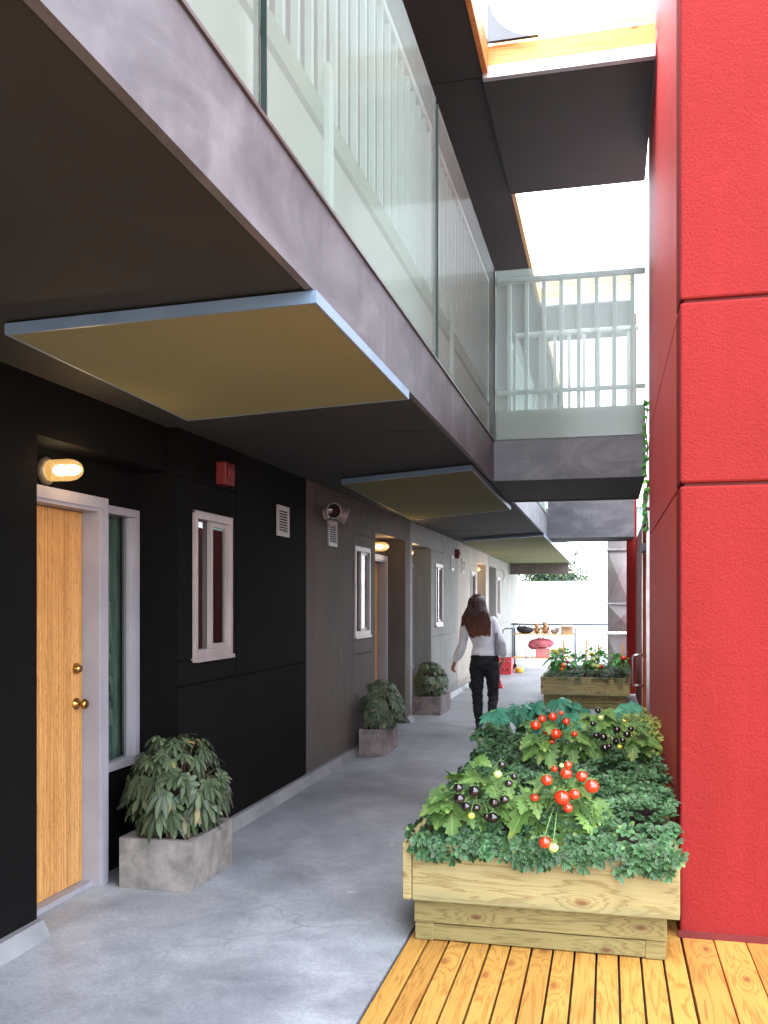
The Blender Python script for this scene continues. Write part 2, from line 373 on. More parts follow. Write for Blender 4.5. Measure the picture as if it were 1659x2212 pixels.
m_soil = M('soil', (.03, .02, .014), (.015, .01, .008), 20, .95, bs=1, bscale=50)
m_conc = M('cast_concrete', (.25, .225, .205), (.13, .12, .112), 9, .85, bs=.9, bscale=45)
m_conc2 = M('pinkish_concrete', (.27, .22, .21), (.14, .115, .112), 9, .85, bs=.8, bscale=60)
m_pack = leafmat('ground_cover_leaf', (.04, .125, .048), (.007, .03, .014), (.13, .25, .10), (.22, .32, .15), .42, 0)
m_yel = leafmat('variegated_shrub_leaf', (.26, .34, .06), (.10, .20, .04), (.4, .45, .12), (.62, .60, .16), .45, 0)
m_tom = leafmat('tomato_leaf', (.115, .21, .045), (.022, .07, .014), (.2, .3, .1), None, .55, 8, (.28, .3, .07))
m_cast = leafmat('castor_leaf', (.06, .27, .17), (.03, .15, .095), (.2, .45, .32), None, .35, 7)
m_fats = leafmat('fatsia_leaf', (.075, .11, .055), (.022, .04, .022), (.17, .19, .11), None, .42, 6, (.12, .1, .07))
m_fats2 = leafmat('dusty_fatsia_leaf', (.13, .19, .11), (.07, .10, .065), (.24, .26, .18), None, .5, 6, (.2, .19, .12))
m_pinkleaf = leafmat('withered_leaf', (.25, .13, .12), (.16, .09, .08), (.3, .22, .16), None, .6, 0)
m_herb = leafmat('herb_leaf', (.07, .14, .075), (.03, .07, .04), (.2, .28, .17), (.26, .33, .2), .5, 0)
m_tom2 = leafmat('bright_tomato_leaf', (.08, .34, .06), (.03, .17, .03), (.25, .5, .15), None, .4, 6)
m_stem = M('green_stem', (.16, .26, .07), (.1, .18, .05), 20, .6)
m_brown = M('woody_stem', (.10, .065, .04), rough=.8)
def fruit(name, c, c2): 
    m = M(name, c, c2, 30, .16, spec=.6); m.node_tree.nodes['Principled BSDF'].inputs['Coat Weight'].default_value = .5; return m
m_tred = fruit('red_tomato', (.68, .045, .012), (.55, .03, .01))
m_tblk = fruit('black_tomato', (.014, .006, .010), (.009, .004, .006))
m_tgrn = fruit('pale_green_tomato', (.52, .62, .22), (.42, .54, .15))
m_tyel = fruit('yellow_tomato', (.70, .62, .08), (.6, .5, .05))
m_torg = fruit('orange_tomato', (.8, .2, .03), (.65, .12, .02))
m_lampgl = emis('lamp_glass_glow', (1, .62, .2), 5)
m_bulb = emis('lamp_bulb', (1, .82, .5), 30)
m_lampb = M('lamp_base', (.12, .09, .06), rough=.4)
m_alarm = M('alarm_red', (.16, .010, .008), rough=.5)
m_skin = M('skin', (.50, .27, .18), (.42, .21, .14), 14, .5)
m_sweater = M('white_knit', (.74, .74, .78), (.66, .66, .71), 10, .9, bs=.35, bscale=260)
m_pants = M('black_cotton', (.010, .009, .013), (.006, .005, .008), 8, .85, bs=.3, bscale=120)
m_boot = M('boot_leather', (.012, .01, .011), rough=.35)
def hairm():
    m, nt, b = base_mat('brown_hair', .36, 0, .6)
    sp = nn(nt, 'ShaderNodeSeparateXYZ'); nt.links.new(coords(nt), sp.inputs[0])
    s = noise_n(nt, coords(nt, (60, 60, 1.5)), 1.5, 4)
    c = ramp(nt, s, [(.35, (.012, .006, .008)), (.7, (.10, .04, .034))])
    c2 = ramp(nt, s, [(.35, (.06, .02, .012)), (.7, (.42, .14, .06))])
    nt.links.new(mixc(nt, ramp(nt, mth(nt, 'MULTIPLY', mth(nt, 'SUBTRACT', sp.outputs[2], 1.1), 3.0), [(.0, (1, 1, 1)), (1, (0, 0, 0))]), c, c2), b.inputs['Base Color'])
    bump(nt, b, s, .8, .01); return m
m_hair = hairm()
m_eye = M('eye', (.7, .7, .68), rough=.2); m_lip = M('lip', (.4, .12, .1), rough=.4)
m_bag = M('grey_canvas', (.26, .26, .28), (.2, .2, .22), 12, .8, bs=.3)
# ================================================================== THE SETTING
g = G(); g.box(-260, 260, -60, 420, -.3, -.06); put('ground', g, m_ground, kind='structure')
g = G(); g.box(-5.2, .6, 5.2, 27, -.05, 0); g.box(-5.2, -.905, -7, 5.1995, -.05, 0); put('walkway', g, m_floor, kind='structure')
# deck boards run along the walk
g = G(); x = -.895; k = 0
while x < .325:
    dx = random.uniform(-.002, .002); dz = random.uniform(-.002, .0015); x1 = min(x + .089, .322)
    cut = [-5, -3.1 + random.uniform(-1, 1), -.4 + random.uniform(-1, 1), 2.4 + random.uniform(-.5, .9), 5.19]
    for a, b in zip(cut, cut[1:]): g.bev(x + .002, x1 - .002, a + .001, b - .001, -.04, .001 + dz, .003)
    x += .094; k += 1
put('deck', g, m_deck, kind='structure')
g = G(); x = .33
while x < 4.4:
    dz = random.uniform(-.002, .0015); c = random.uniform(1, 3)
    g.bev(x, x + .135, -5, c, -.04, .001 + dz, .003); g.bev(x, x + .135, c + .002, 4.505, -.04, .001 + dz, .003); x += .14
put('side_deck', g, m_deck2, kind='structure')
g = G(); g.box(-.9, 4.5, -5.1, 5.19, -.06, -.042); put('deck_underlay', g, m_reveal, kind='structure')

# ------------------------------------------------------------------ grey building
WX, DX, BX = -2.52, -2.79, -3.1      # front plane, recess plane, back of the wall
bld = thing('grey_building', (-3.5, 9, 0), 'long dark stucco apartment building with covered walkway along the left side', 'building')
REC_Z = 2.33
secs = [  # y0, y1, material, type, recess(y0,y1), window(y0,y1), vent(y0,y1)
    (3.83, 7.60, m_black, 'A', (3.83, 5.15), (5.37, 5.96), (6.86, 7.13)),
    (7.60, 11.9, m_taupe, 'B', (10.02, 11.6), (9.15, 9.76), (8.22, 8.50)),
    (11.9, 15.85, m_grey, 'A', (12.02, 13.38), (13.7, 14.3), (15.12, 15.40)),
    (15.85, 19.95, m_pink, 'B', (18.3, 19.62), (17.4, 18.0), (16.3, 16.58)),
    (19.95, 24.1, m_grey, 'A', (20.15, 21.45), (21.62, 22.2), (22.95, 23.2))]
def kerb(y0, y1, x=WX):
    g = G(); g.v = []; h = .075
    g.hexa([(x - .02, y0, 0), (x + .075, y0, 0), (x + .075, y1, 0), (x - .02, y1, 0), (x - .02, y0, h), (x + .035, y0, h), (x + .035, y1, h), (x - .02, y1, h)])
    put('kerb', g, m_kerb, bld)
def window(y0, y1, z0, z1, xp, dark_backing=None):
    f = G(); w = .036; xo = xp + .016; xi = xp - .045
    f.solid((xi, xo, y0, y1, z0, z1), [(xi - 1, xo + 1, y0 + w, y1 - w, z0 + w * 1.5, z1 - w)])
    f.box(xi, xo + .012, y0 - .012, y1 + .012, z0 - .02, z0 + .004)      # sill lip
    f.box(xp - .002, xp + .012, y0 - .014, y0 + .004, z0, z1 + .012); f.box(xp - .002, xp + .012, y0 - .014, y1 + .014, z1 - .002, z1 + .014)
    fr = put('window', f, m_cream, bld)
    ym = (y0 + y1) / 2
    s = G(); a = .032
    s.solid((xi + .012, xi + .04, ym - .02, y1 - w + .004, z0 + w * 1.5 - .004, z1 - w + .004), [(xi - 1, xi + 1, ym - .02 + a, y1 - w - a, z0 + w * 1.5 + a, z1 - w - a)])
    put('sash', s, m_cream, fr)
    s = G(); s.box(xi + .028, xi + .032, ym, y1 - w, z0 + w * 1.5, z1 - w); put('pane', s, m_glass, fr)
    s = G(); s.box(xi + .006, xi + .010, y0 + w, ym + .02, z0 + w * 1.5, z1 - w); put('pane', s, m_glass, fr)
    s = G(); s.box(xi - .12, xi - .10, y0 - .04, y1 + .04, z0 - .05, z1 + .05); put('dark_backing', s, m_dark, fr)  # dark sheet close behind the panes stands in for the unlit room
def door(y0, y1, near, z1=2.04):
    """veneer door in the recess; near=True when the latch side is at y1"""
    f = G(); xo = DX + .095; xi = DX - .06; w = .07
    f.box(xi, xo, y1, y1 + w, 0.0, z1 + w); f.box(xi, xo, y0 - w, y0, 0.0, z1 + w); f.box(xi, xo, y0, y1, z1, z1 + w)
    f.box(xo, xo + .012, y1 + .018, y1 + w + .006, 0, z1 + .0175); f.box(xo, xo + .012, y0 - w - .006, y1 + w + .006, z1 + .018, z1 + w + .008)
    f.box(xi, DX + .05, y0, y1, -.01, .028)
    p = G(); p.bev(DX - .055, DX - .005, y0 + .004, y1 - .004, .03, z1 - .004, .003)
    d = put('door', p, m_door, bld); put('door_frame', f, m_white, d)
    for zz, nm in ((1.0, 'knob'), (1.19, 'deadbolt')):
        h = G(); yy = y1 - .07 if near else y0 + .07
        if nm == 'knob': h.lathe((DX - .006, yy, zz), (1, 0, 0), [(0, 0), (.032, 0), (.032, .008), (.012, .014), (.012, .035), (.026, .045), (.029, .058), (.02, .07), (0, .072)])
        else: h.lathe((DX - .006, yy, zz), (1, 0, 0), [(0, 0), (.03, 0), (.03, .012), (.02, .022), (.02, .03), (0, .031)])
        put(nm, h, m_brass, d)
def sidelight(y0, y1, z0=.58, z1=2.1):
    f = G(); f.solid((DX - .05, DX + .03, y0, y1, z0, z1), [(-9, 9, y0 + .03, y1 - .045, z0 + .05, z1 - .045)])
    f.box(DX - .03, DX + .0, y1 - .075, y1 - .045, z0 + .05, z1 - .045)
    fr = put('window', f, m_white, bld)
    s = G(); s.box(DX - .02, DX - .016, y0 + .03, y1 - .075, z0 + .05, z1 - .045); put('pane', s, m_glass, fr)
    s = G(); n = 26
    for i in range(n):
        a = y0 + (y1 - y0) * i / n; b = y0 + (y1 - y0) * (i + 1) / n; q = .012 * math.sin(i * 1.7); r = .012 * math.sin((i + 1) * 1.7)
        s.add([(DX - .1 + q, a, z0), (DX - .1 + r, b, z0), (DX - .1 + r, b, z1), (DX - .1 + q, a, z1)], [(0, 1, 2, 3)], True)
    c = put('curtain', s, m_curtain, fr)
    s = G(); s.box(DX - .075, DX - .07, y0 + .1, y1 - .16, 1.2, 1.55); s.box(DX - .075, DX - .07, y0 + .12, y1 - .14, .82, 1.12); put('poster', s, m_poster, fr)
for si, (y0, y1, mt, ty, rc, wn, vt) in enumerate(secs):
    dy0, dy1 = (rc[0] + .06 - .25, rc[0] + .73) if ty == 'A' else (rc[0] + .35, rc[1] - .35)
    if si == 0: dy0, dy1 = 3.62, 4.56
    if ty == 'A' and si: dy0, dy1 = rc[0] - .02, rc[0] + .72
    wz0, wz1 = 1.19, 2.11
    holes = [(DX, 9, rc[0] - (.0), rc[1], -1, REC_Z), (-9, 9, wn[0] + .0, wn[1], wz0, wz1), (-9, DX + .2, dy0 - .07, dy1 + .07, -1, 2.115)]
    sl = None
    if ty == 'A':
        sl = (dy1 + .10, rc[1] - .02); holes.append((-9, DX + .1, sl[0], sl[1], .58, 2.1))
    # shallow reveals cut in the stucco
    rv = .012
    if ty == 'A': holes += [(WX - rv, 9, rc[1] + .0, y1 - .0, 1.028, 1.04), (WX - rv, 9, rc[1], wn[0], 1.185, 1.195), (WX - rv, 9, y1 - 1.55, y1 - 1.54, 1.04, 2.62), (WX - rv, 9, rc[1], y1 - 1.54, 2.3, 2.312)]
    else: holes += [(WX - rv, 9, wn[0] - .06, wn[0] - .05, -1, 2.25), (WX - rv, 9, wn[0] - .05, rc[0], 1.0, 1.012), (WX - rv, 9, wn[0] - .06, rc[0], 2.24, 2.25)]
    if si == 0: holes.append((-2.585, 9, 3.83, rc[1], REC_Z - .01, 3))
    g = G().solid((BX, WX, y0, y1 - .002, 0, 2.62), holes); put('wall', g, mt, bld)
    window(wn[0], wn[1], wz0, wz1, WX)
    door(dy0, dy1, ty == 'A')
    if sl: sidelight(*sl)
    kerb(rc[1], y1) if ty == 'A' else kerb(y0, rc[0])
    if ty == 'B': kerb(rc[1], y1)
    v = G(); a, b = vt; z0, z1 = 2.07, 2.31
    v.solid((WX - .002, WX + .014, a, b, z0, z1), [(-9, 9, a + .03, b - .03, z0 + .03, z1 - .03)])
    vo = put('vent', v, m_cream, bld)
    v = G()
    for k in range(9): v.box(WX, WX + .008, a + .03, b - .03, z0 + .035 + k * .021, z0 + .043 + k * .021)
    put('grille', v, m_cream, vo)
    v = G(); v.box(WX - .001, WX + .003, a + .028, b - .028, z0 + .028, z1 - .028); put('backing', v, m_dark, vo)
g = G().solid((BX, -2.585, -7, 3.829, 0, 2.62), [(-9, DX + .17, 3.54, 9, -1, 2.125)])
put('wall', g, m_black, bld); kerb(-7, 3.83, -2.585)
g = G(); g.box(BX, -2.53, 24.102, 27, 0, 2.62); put('wall', g, m_grey, bld)
# rooms behind the walls, so the glass looks into dark interiors
g = G(); g.box(-9, -8.8, -7, 27, 0, 8.5); g.box(-8.8, BX, -7, -6.8, 0, 8.5); g.box(-8.8, BX, 26.8, 27, 0, 8.5); g.box(-8.8, BX - .001, -6.8, 26.8, 2.6, 2.9)
for y in (3.4, 7.6, 11.9, 15.85, 19.95, 24.1): g.box(-8.8, BX - .02, y - .05, y + .05, 0.0, 2.59)
put('rear_wall', g, m_upper, bld)
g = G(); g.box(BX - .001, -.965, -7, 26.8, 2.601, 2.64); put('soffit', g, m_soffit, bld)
for y in (-2, 5.6, 8.75, 13.6, 18.5): g = G(); g.box(-2.5, -.98, y, y + .012, 2.599, 2.603); put('soffit_joint', g, m_reveal, bld)
g = G(); g.box(-3.1, -.99, -7, 26.8, 2.642, 2.93); put('walkway_slab', g, m_upper, bld)
g = G(); g.box(-.989, -.96, -7, 8.02, 2.595, 2.93); g.box(-.989, -.96, 9.8, 15.28, 2.595, 2.93); g.box(-.989, -.96, 16.4, 26.8, 2.595, 2.93); put('fascia', g, m_fascia, bld)
g = G(); g.box(-2.5, -1.0, 24.4, 24.62, 2.27, 2.6); put('end_beam', g, m_taupe, bld)
# upper storey wall
g = G().solid((-3.1, -2.6, -7, 26.8, 2.94, 5.34), [(-9, 9, a, a + .9, 2.94, 5.1) for a in (-3, 1.0, 4.4, 8.6, 12.6)] + [(-9, 9, a, a + .7, 4.1, 5.0) for a in (-1, 2.6, 6.6, 10.6, 15)])
put('upper_wall', g, m_upper, bld)
g = G(); g.box(-8.8, BX - .003, -6.8, 26.8, 5.2, 5.5); put('upper_ceiling', g, m_dark, bld)

# ------------------------------------------------------------------ the upstand and railings of the upper walkway
def balustrade(name, label, y0, y1, joints):
    t = thing(name, (-1.05, (y0 + y1) / 2, 2.93), label, 'railing', 'railings of the upper level')
    g = G(); g.box(-1.06, -1.0, y0, y1, 2.931, 3.22); put('upstand', g, m_upstand, t)
    g = G(); g.box(-1.03, -1.0, y0, y1, 3.26, 3.35); put('bottom_rail', g, m_rail2, t)
    g = G(); g.bev(-1.05, -1.0, y0, y1, 4.28, 4.33, .008); put('top_rail', g, m_rail, t)
    y = y0 + .06
    while y < y1 - .02:
        g = G(); g.box(-1.03, -1.005, y, y + .028, 3.35, 4.28); put('baluster', g, m_rail, t); y += .148
    y = y0 + 1.0
    while y < y1:
        g = G(); g.box(-1.0, -.982, y, y + .06, 2.98, 3.5); put('bracket', g, m_rail, t); y += 2.74
    for a, b in joints:
        g = G(); g.box(-.975, -.96, a, b, 2.945, 4.43); p = put('glass_panel', g, m_frost, t)
        g = G(); g.box(-.976, -.957, a - .004, a - .0002, 2.945, 4.43); g.box(-.976, -.957, b + .0002, b + .004, 2.945, 4.43); g.box(-.976, -.958, a, b, 2.941, 2.9448); put('polished_edge', g, m_gedge, p)
    g = G(); g.box(-.985, -.95, y0, y1, 2.928, 2.94); put('channel', g, m_darkch, t)
    return t
m_upstand = M('upstand_paint', (.33, .34, .315), (.27, .28, .26), 3, .6)
m_rail2 = M('olive_rail', (.20, .25, .19), (.15, .2, .15), 5, .5)
m_darkch = M('channel_metal', (.10, .09, .10), rough=.4, metal=.5)
balustrade('walkway_railing', 'long glass-fronted railing along the upper walkway above the doors, nearest the camera', -6.0, 8.0, [(-5.8, -3.0), (-2.96, -.23), (-.19, 2.47), (2.53, 5.23), (5.31, 7.985)])
balustrade('walkway_railing', 'far glass-fronted railing on the upper walkway beyond the first footbridge', 9.85, 15.25, [(9.9, 12.5), (12.54, 15.2)])
def bridge(name, label, y0, y1, x1, rails, rl, zt=2.93, zb=2.59):
    t = thing(name, ((x1 - .96) / 2, (y0 + y1) / 2, zb), label, 'footbridge')
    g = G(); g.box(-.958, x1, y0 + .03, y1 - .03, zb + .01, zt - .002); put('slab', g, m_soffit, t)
    g = G(); g.box(-.9585, x1, y0, y0 + .029, zb, zt); put('fascia', g, m_fascia, t)
    g = G(); g.box(-.9585, x1, y1 - .029, y1, zb, zt); put('fascia', g, m_fascia, t)
    for (ya, fr), lab in zip(rails, rl):
        r = thing('footbridge_railing', ((x1 - .96) / 2, ya, zt), lab, 'railing', 'railings of the upper level')
        s = 1 if fr else -1
        g = G(); g.box(-.94, x1, ya + .05, ya + .09, zt + .003, 3.20); put('upstand', g, m_upstand, r)
        g = G(); g.box(-.94, x1, ya + .055, ya + .085, 3.34, 3.375); put('bottom_rail', g, m_rail, r)
        g = G(); g.bev(-.94, x1, ya + .045, ya + .095, 4.30, 4.345, .008); put('top_rail', g, m_rail, r)
        x = -.85
        while x < x1 - .03:
            g = G(); g.box(x, x + .034, ya + .055, ya + .085, 3.201, 3.339); g.box(x, x + .034, ya + .055, ya + .085, 3.376, 4.299); put('baluster', g, m_rail, r); x += .147
        if fr:
            g = G(); g.box(-.945, x1 - .005, ya + .012, ya + .024, 2.945, 4.40); p = put('glass_panel', g, m_frost2, r)
            g = G(); g.box(-.954, -.947, ya + .01, ya + .026, 2.945, 4.40); g.box(-.945, x1, ya + .01, ya + .026, 2.94, 2.9445); put('polished_edge', g, m_gedge, p)
bridge('footbridge', 'nearer concrete footbridge with glass front joining the grey building to the red wall', 8.0, 9.8, .30, [(8.01, True), (9.68, False)],
       ['glass-fronted railing across the near edge of the nearer footbridge', 'plain barred railing on the far edge of the nearer footbridge'])
bridge('footbridge', 'farther footbridge lower in the picture, seen under the first bridge', 15.28, 16.4, .40, [(15.3, False)], ['barred railing of the farther footbridge seen through the glass'], 3.2, 2.585)

# ------------------------------------------------------------------ upper roof
rf = thing('roof', (-2, 9, 5.3), 'dark soffited timber roof with open gaps high over the passage', 'roof')
g = G(); g.box(-8.9, -.88, -7, 6.71, 5.345, 5.40); g.box(-8.9, -.88, 6.722, 26.8, 5.345, 5.40); put('soffit', g, m_roofsof, rf)  # unseen stretch behind the camera, extended to shade the upper wall and glass
g = G(); g.box(-8.9, -.885, -7, 26.8, 5.401, 5.46); put('decking', g, m_reveal, rf)
for a, b, mt in ((-7, 6.7, m_timber), (8.62, 12.0, m_littimber), (13.6, 26.8, m_littimber)):
    g = G(); g.bev(-.879, -.84, a, b, 5.335, 5.56, .004); put('edge_beam', g, mt, rf)
for a, b in ((6.7, 8.6), (12.0, 13.6)):
    g = G(); g.box(-.879, .315, a, b, 5.30, 5.345); put('cross_soffit', g, m_roofsof, rf)
    g = G(); g.bev(-.879, .315, a - .045, a - .002, 5.39, 5.53, .004); put('cross_beam', g, m_littimber if a > 9 else m_timber, rf)
    g = G(); g.bev(-.879, .315, a - .05, a - .001, 5.30, 5.388, .004); put('drip_edge', g, m_duct, rf)
    g = G(); g.bev(-.83, .315, a + .12, a + .165, 5.60, 5.70, .004); put('purlin', g, m_littimber, rf)
    g = G(); g.box(-.83, .315, a + .1, b, 5.35, 5.52); put('upstand', g, m_upstand, rf)
g = G(); n = 10     # curved flashing in the corner of the opening
for k in range(n):
    a0, a1 = math.pi / 2 * k / n, math.pi / 2 * (k + 1) / n; r = .36
    f = lambda a, rr: (-.839 + r - rr * math.cos(a), 6.6, 5.53 + r - rr * math.sin(a))
    p0, p1, q0, q1 = f(a0, r), f(a1, r), (-.839, 6.6, f(a0, r)[2]), (f(a1, r)[0], 6.6, 5.62)
    c = (-.839, 6.6, 5.53); c2 = (c[0], 6.63, c[2]); p0b, p1b = (p0[0], 6.63, p0[2]), (p1[0], 6.63, p1[2])
    g.add([c, p0, p1, c2, p0b, p1b], [(0, 1, 2), (3, 5, 4), (1, 4, 5, 2)])
put('corner_flashing', g, m_darkrail, rf)

# ------------------------------------------------------------------ red building
rb = thing('red_building', (2, 6.5, 0), 'tall bright red stucco building block on the right', 'building')
RX, RY = .322, 4.51
def redband(z0, z1):
    """stucco panel wrapping the corner"""
    bm = G().solid((RX, 5.2, RY, 8.12, z0, z1), [(RX + .3, 9, RY + .3, 9, -1, 99)])
    put('wall_panel', bm, m_red, rb)
for z0, z1 in ((0.0, 2.085), (2.10, 2.935), (2.95, 6.4)):
    b = G(); b.bev(RX, 5.2, RY, RY + .25, z0, z1, .011); put('wall_panel', b, m_red, rb)
    if z1 < 2.1: b = G().solid((RX + .006, RX + .25, RY + .24, 9.2, z0, z1), [])
    else: b = G().solid((RX + .006, RX + .25, RY + .24, 8.12, z0, z1), [])
    put('side_wall', b, m_redside, rb)
g = G(); g.box(RX + .02, 5.1, RY + .02, 8.1, 0, 6.39); put('backing', g, m_groove, rb)
g = G(); g.box(RX + .006, 5.1, 8.13, 9.2, 0, 2.585); put('side_wall', g, m_darkred, rb)
g = G(); g.box(.44, 5.1, 9.2, 16.0, 0, 2.585); put('rear_wall', g, m_darkred, rb)
g = G(); g.box(RX - .01, 4.9, RY - .018, RY + .0, .002, .03); put('base_flashing', g, m_groove, rb)
# metal framed door in the side wall, pull handle out over the walk
f = G(); f.box(RX - .018, RX + .02, 7.95, 8.02, 0, 2.3); f.box(RX - .018, RX + .02, 9.0, 9.05, 0, 2.3); f.box(RX - .018, RX + .02, 8.02, 9.0, 2.24, 2.3)
p = G(); p.bev(RX - .012, RX + .005, 8.03, 8.99, .01, 2.235, .003); d = put('door', p, m_orange, rb); put('door_frame', f, m_steel, d)
h = G(); yy = 8.12
h.tube([(RX - .012, yy, 1.10), (RX - .10, yy, 1.10), (RX - .118, yy, 1.095), (RX - .125, yy, 1.075), (RX - .125, yy, .87), (RX - .118, yy, .85), (RX - .10, yy, .845), (RX - .012, yy, .845)], .011, 10)
put('handle', h, m_steel, d)
h = G(); h.bev(RX - .05, RX - .012, 8.2, 8.5, 1.98, 2.05, .005); put('closer', h, m_darkrail, d)
h = G(); h.bev(RX - .03, RX + .02, 8.0, 8.5, 2.33, 2.5, .004); put('vent_hood', h, m_steel, rb)
g = G(); g.box(.30, .46, 16.2, 16.5, 0, 6.4); put('red_column', g, m_red, None, label='slim sunlit red column standing beside the metal duct at the far right', cat='column')
g = G(); g.tube([(.2, 7.0, .5), (.28, 7.05, .46), (.30, 7.06, .36), (.31, 7.06, .3)], .008, 6); put('hose_bib_pipe', g, m_darkred, None, label='short bent dark pipe on the red side wall above the planter', cat='pipe')

# ------------------------------------------------------------------ canopies under the soffit
def canopy(pts, label):
    z = 2.552; q = [Uz(px, py, z) for px, py in pts]      # near-left, near-right, far-right, far-left
    c = sum(q, Vector()) / 4; t = thing('ceiling_panel', (c.x, c.y, z), label, 'ceiling panel', 'tan panels hung under the walkway')
    g = G(); ins = [c + (p - c) * .985 for p in q]
    order = [0, 1, 2, 3]; up = Vector((0, 0, .028))
    g.hexa([ins[0], ins[1], ins[2], ins[3]] + [p + up for p in ins]); put('panel', g, m_tan, t)
    g = G()
    for a, b in ((0, 1), (1, 2), (2, 3), (3, 0)):
        A, B, A2, B2 = q[a], q[b], ins[a], ins[b]; dn = Vector((0, 0, -.002)); u2 = Vector((0, 0, .040))
        g.hexa([A + dn, B + dn, B2 + dn, A2 + dn, A + u2, B + u2, B2 + u2, A2 + u2])
    put('edge_trim', g, m_blue, t)
canopy([(10, 722), (683, 652), (884, 862), (405, 909)], 'largest tan ceiling panel with blue-grey edge, nearest, over the first wooden door')
canopy([(737, 1045), (1020, 1015), (1104, 1101), (890, 1124)], 'middle tan ceiling panel with blue-grey edge, above the floodlight')
canopy([(1000, 1169), (1175, 1157), (1238, 1221), (1095, 1221)], 'farthest and smallest tan ceiling panel, above the walking woman')

# ------------------------------------------------------------------ lamps, alarms, floodlight
def lamp(y, label, z=2.215, on=True):
    t = thing('wall_lamp', (DX, y, z), label, 'wall lamp', 'oval bulkhead lamps over the doors')
    g = G(); g.lathe((DX, y, z), (1, 0, 0), [(0, 0), (.07, 0), (.074, .02), (.062, .034), (.05, .036)]); put('base', g, m_lampb, t)
    g = G(); g.lathe((DX + .03, y, z), (1, 0, 0), [(.05, 0), (.056, .02), (.056, .12), (.05, .15), (.035, .175), (.015, .188), (0, .19)]); put('glass_globe', g, m_globe, t)
    g = G(); g.ball((DX + .10, y, z), (.045, .028, .028)); put('bulb', g, m_bulb, t)
    L = bpy.data.lights.new('lamp_light', 'POINT'); L.energy = 2.6; L.color = (1, .6, .24); L.shadow_soft_size = .05
    o = bpy.data.objects.new('lamp_light', L); C.objects.link(o); o.parent = t; o.location = (.25, 0, .0)
m_globe = bpy.data.materials.new('lamp_globe'); m_globe.use_nodes = True
nt = m_globe.node_tree; nt.nodes.clear(); o_ = nn(nt, 'ShaderNodeOutputMaterial'); a_ = nn(nt, 'ShaderNodeBsdfTransparent'); b_ = nn(nt, 'ShaderNodeEmission')
b_.inputs[0].default_value = (1, .55, .16, 1); b_.inputs[1].default_value = 1.1; c_ = nn(nt, 'ShaderNodeMixShader'); c_.inputs[0].default_value = .55
gl_ = nn(nt, 'ShaderNodeBsdfGlossy'); gl_.inputs['Roughness'].default_value = .1; fr_ = nn(nt, 'ShaderNodeFresnel'); d_ = nn(nt, 'ShaderNodeMixShader')
nt.links.new(a_.outputs[0], c_.inputs[1]); nt.links.new(b_.outputs[0], c_.inputs[2]); nt.links.new(fr_.outputs[0], d_.inputs[0]); nt.links.new(c_.outputs[0], d_.inputs[1]); nt.links.new(gl_.outputs[0], d_.inputs[2]); nt.links.new(d_.outputs[0], o_.inputs[0])
lamp(4.19, 'glowing oval glass wall lamp above the nearest wooden door in the black wall')
lamp(10.9, 'lit oval wall lamp over the recessed doorway in the brown-grey wall')
lamp(12.35, 'lit wall lamp half hidden behind the pier, over the door of the light grey wall')
lamp(19.1, 'small lit wall lamp over the doorway of the pinkish beige wall far down')
def alarm(y, z, label, w=.15):
    t = thing('fire_alarm', (WX, y, z), label, 'fire alarm', 'red fire alarm horns')
    g = G(); g.bev(WX, WX + .075, y - w / 2, y + w / 2, z - .075, z + .075, .008); put('housing', g, m_alarm, t)
    g = G(); g.bev(WX + .0755, WX + .09, y - w * .3, y + w * .3, z - .02, z + .03, .005)
    for k in range(4): g.box(WX + .0755, WX + .079, y - w * .3, y + w * .3, z - .06 + k * .009, z - .056 + k * .009)
    put('sounder', g, m_darkred, t)
alarm(5.78, 2.40, 'dark red fire alarm box high on the black wall above the window')
alarm(15.62, 2.36, 'red fire alarm box high on the light grey wall beside the vents')
t = thing('floodlight', (WX, 8.12, 2.36), 'twin-headed silver security floodlight high on the brown-grey wall', 'floodlight')
g = G(); g.lathe((WX, 8.12, 2.36), (1, 0, 0), [(0, 0), (.06, 0), (.06, .02), (.05, .035), (0, .036)]); put('base', g, m_cream, t)
for sy, dr in ((-.13, (.55, -.75, -.1)), (.14, (.8, .45, -.35))):
    c = Vector((WX + .09, 8.12 + sy * .75, 2.37)); d = Vector(dr).normalized()
    g = G(); g.tube([(WX + .03, 8.12 + sy * .2, 2.36), c], .012, 8)
    g.lathe(c - d * .03, d, [(0, 0), (.035, 0), (.045, .02), (.06, .06), (.07, .11), (.072, .125), (.066, .125), (.06, .11)]); hd = put('lamp_head', g, m_cream, t)
    g = G(); g.lathe(c + d * .085, d, [(.066, 0), (.05, .008), (0, .012)]); put('lens', g, m_lens, hd) if 'm_lens' in globals() else None
    if 'm_lens' not in globals():
        m_lens = M('lamp_lens', (.05, .04, .04), rough=.08, metal=.6); put('lens', g, m_lens, hd)
g = G(); g.lathe((WX + .05, 8.12, 2.29), (.4, 0, -1), [(0, 0), (.03, 0), (.035, .03), (.02, .06), (0, .065)]); put('motion_sensor', g, m_cream, t)

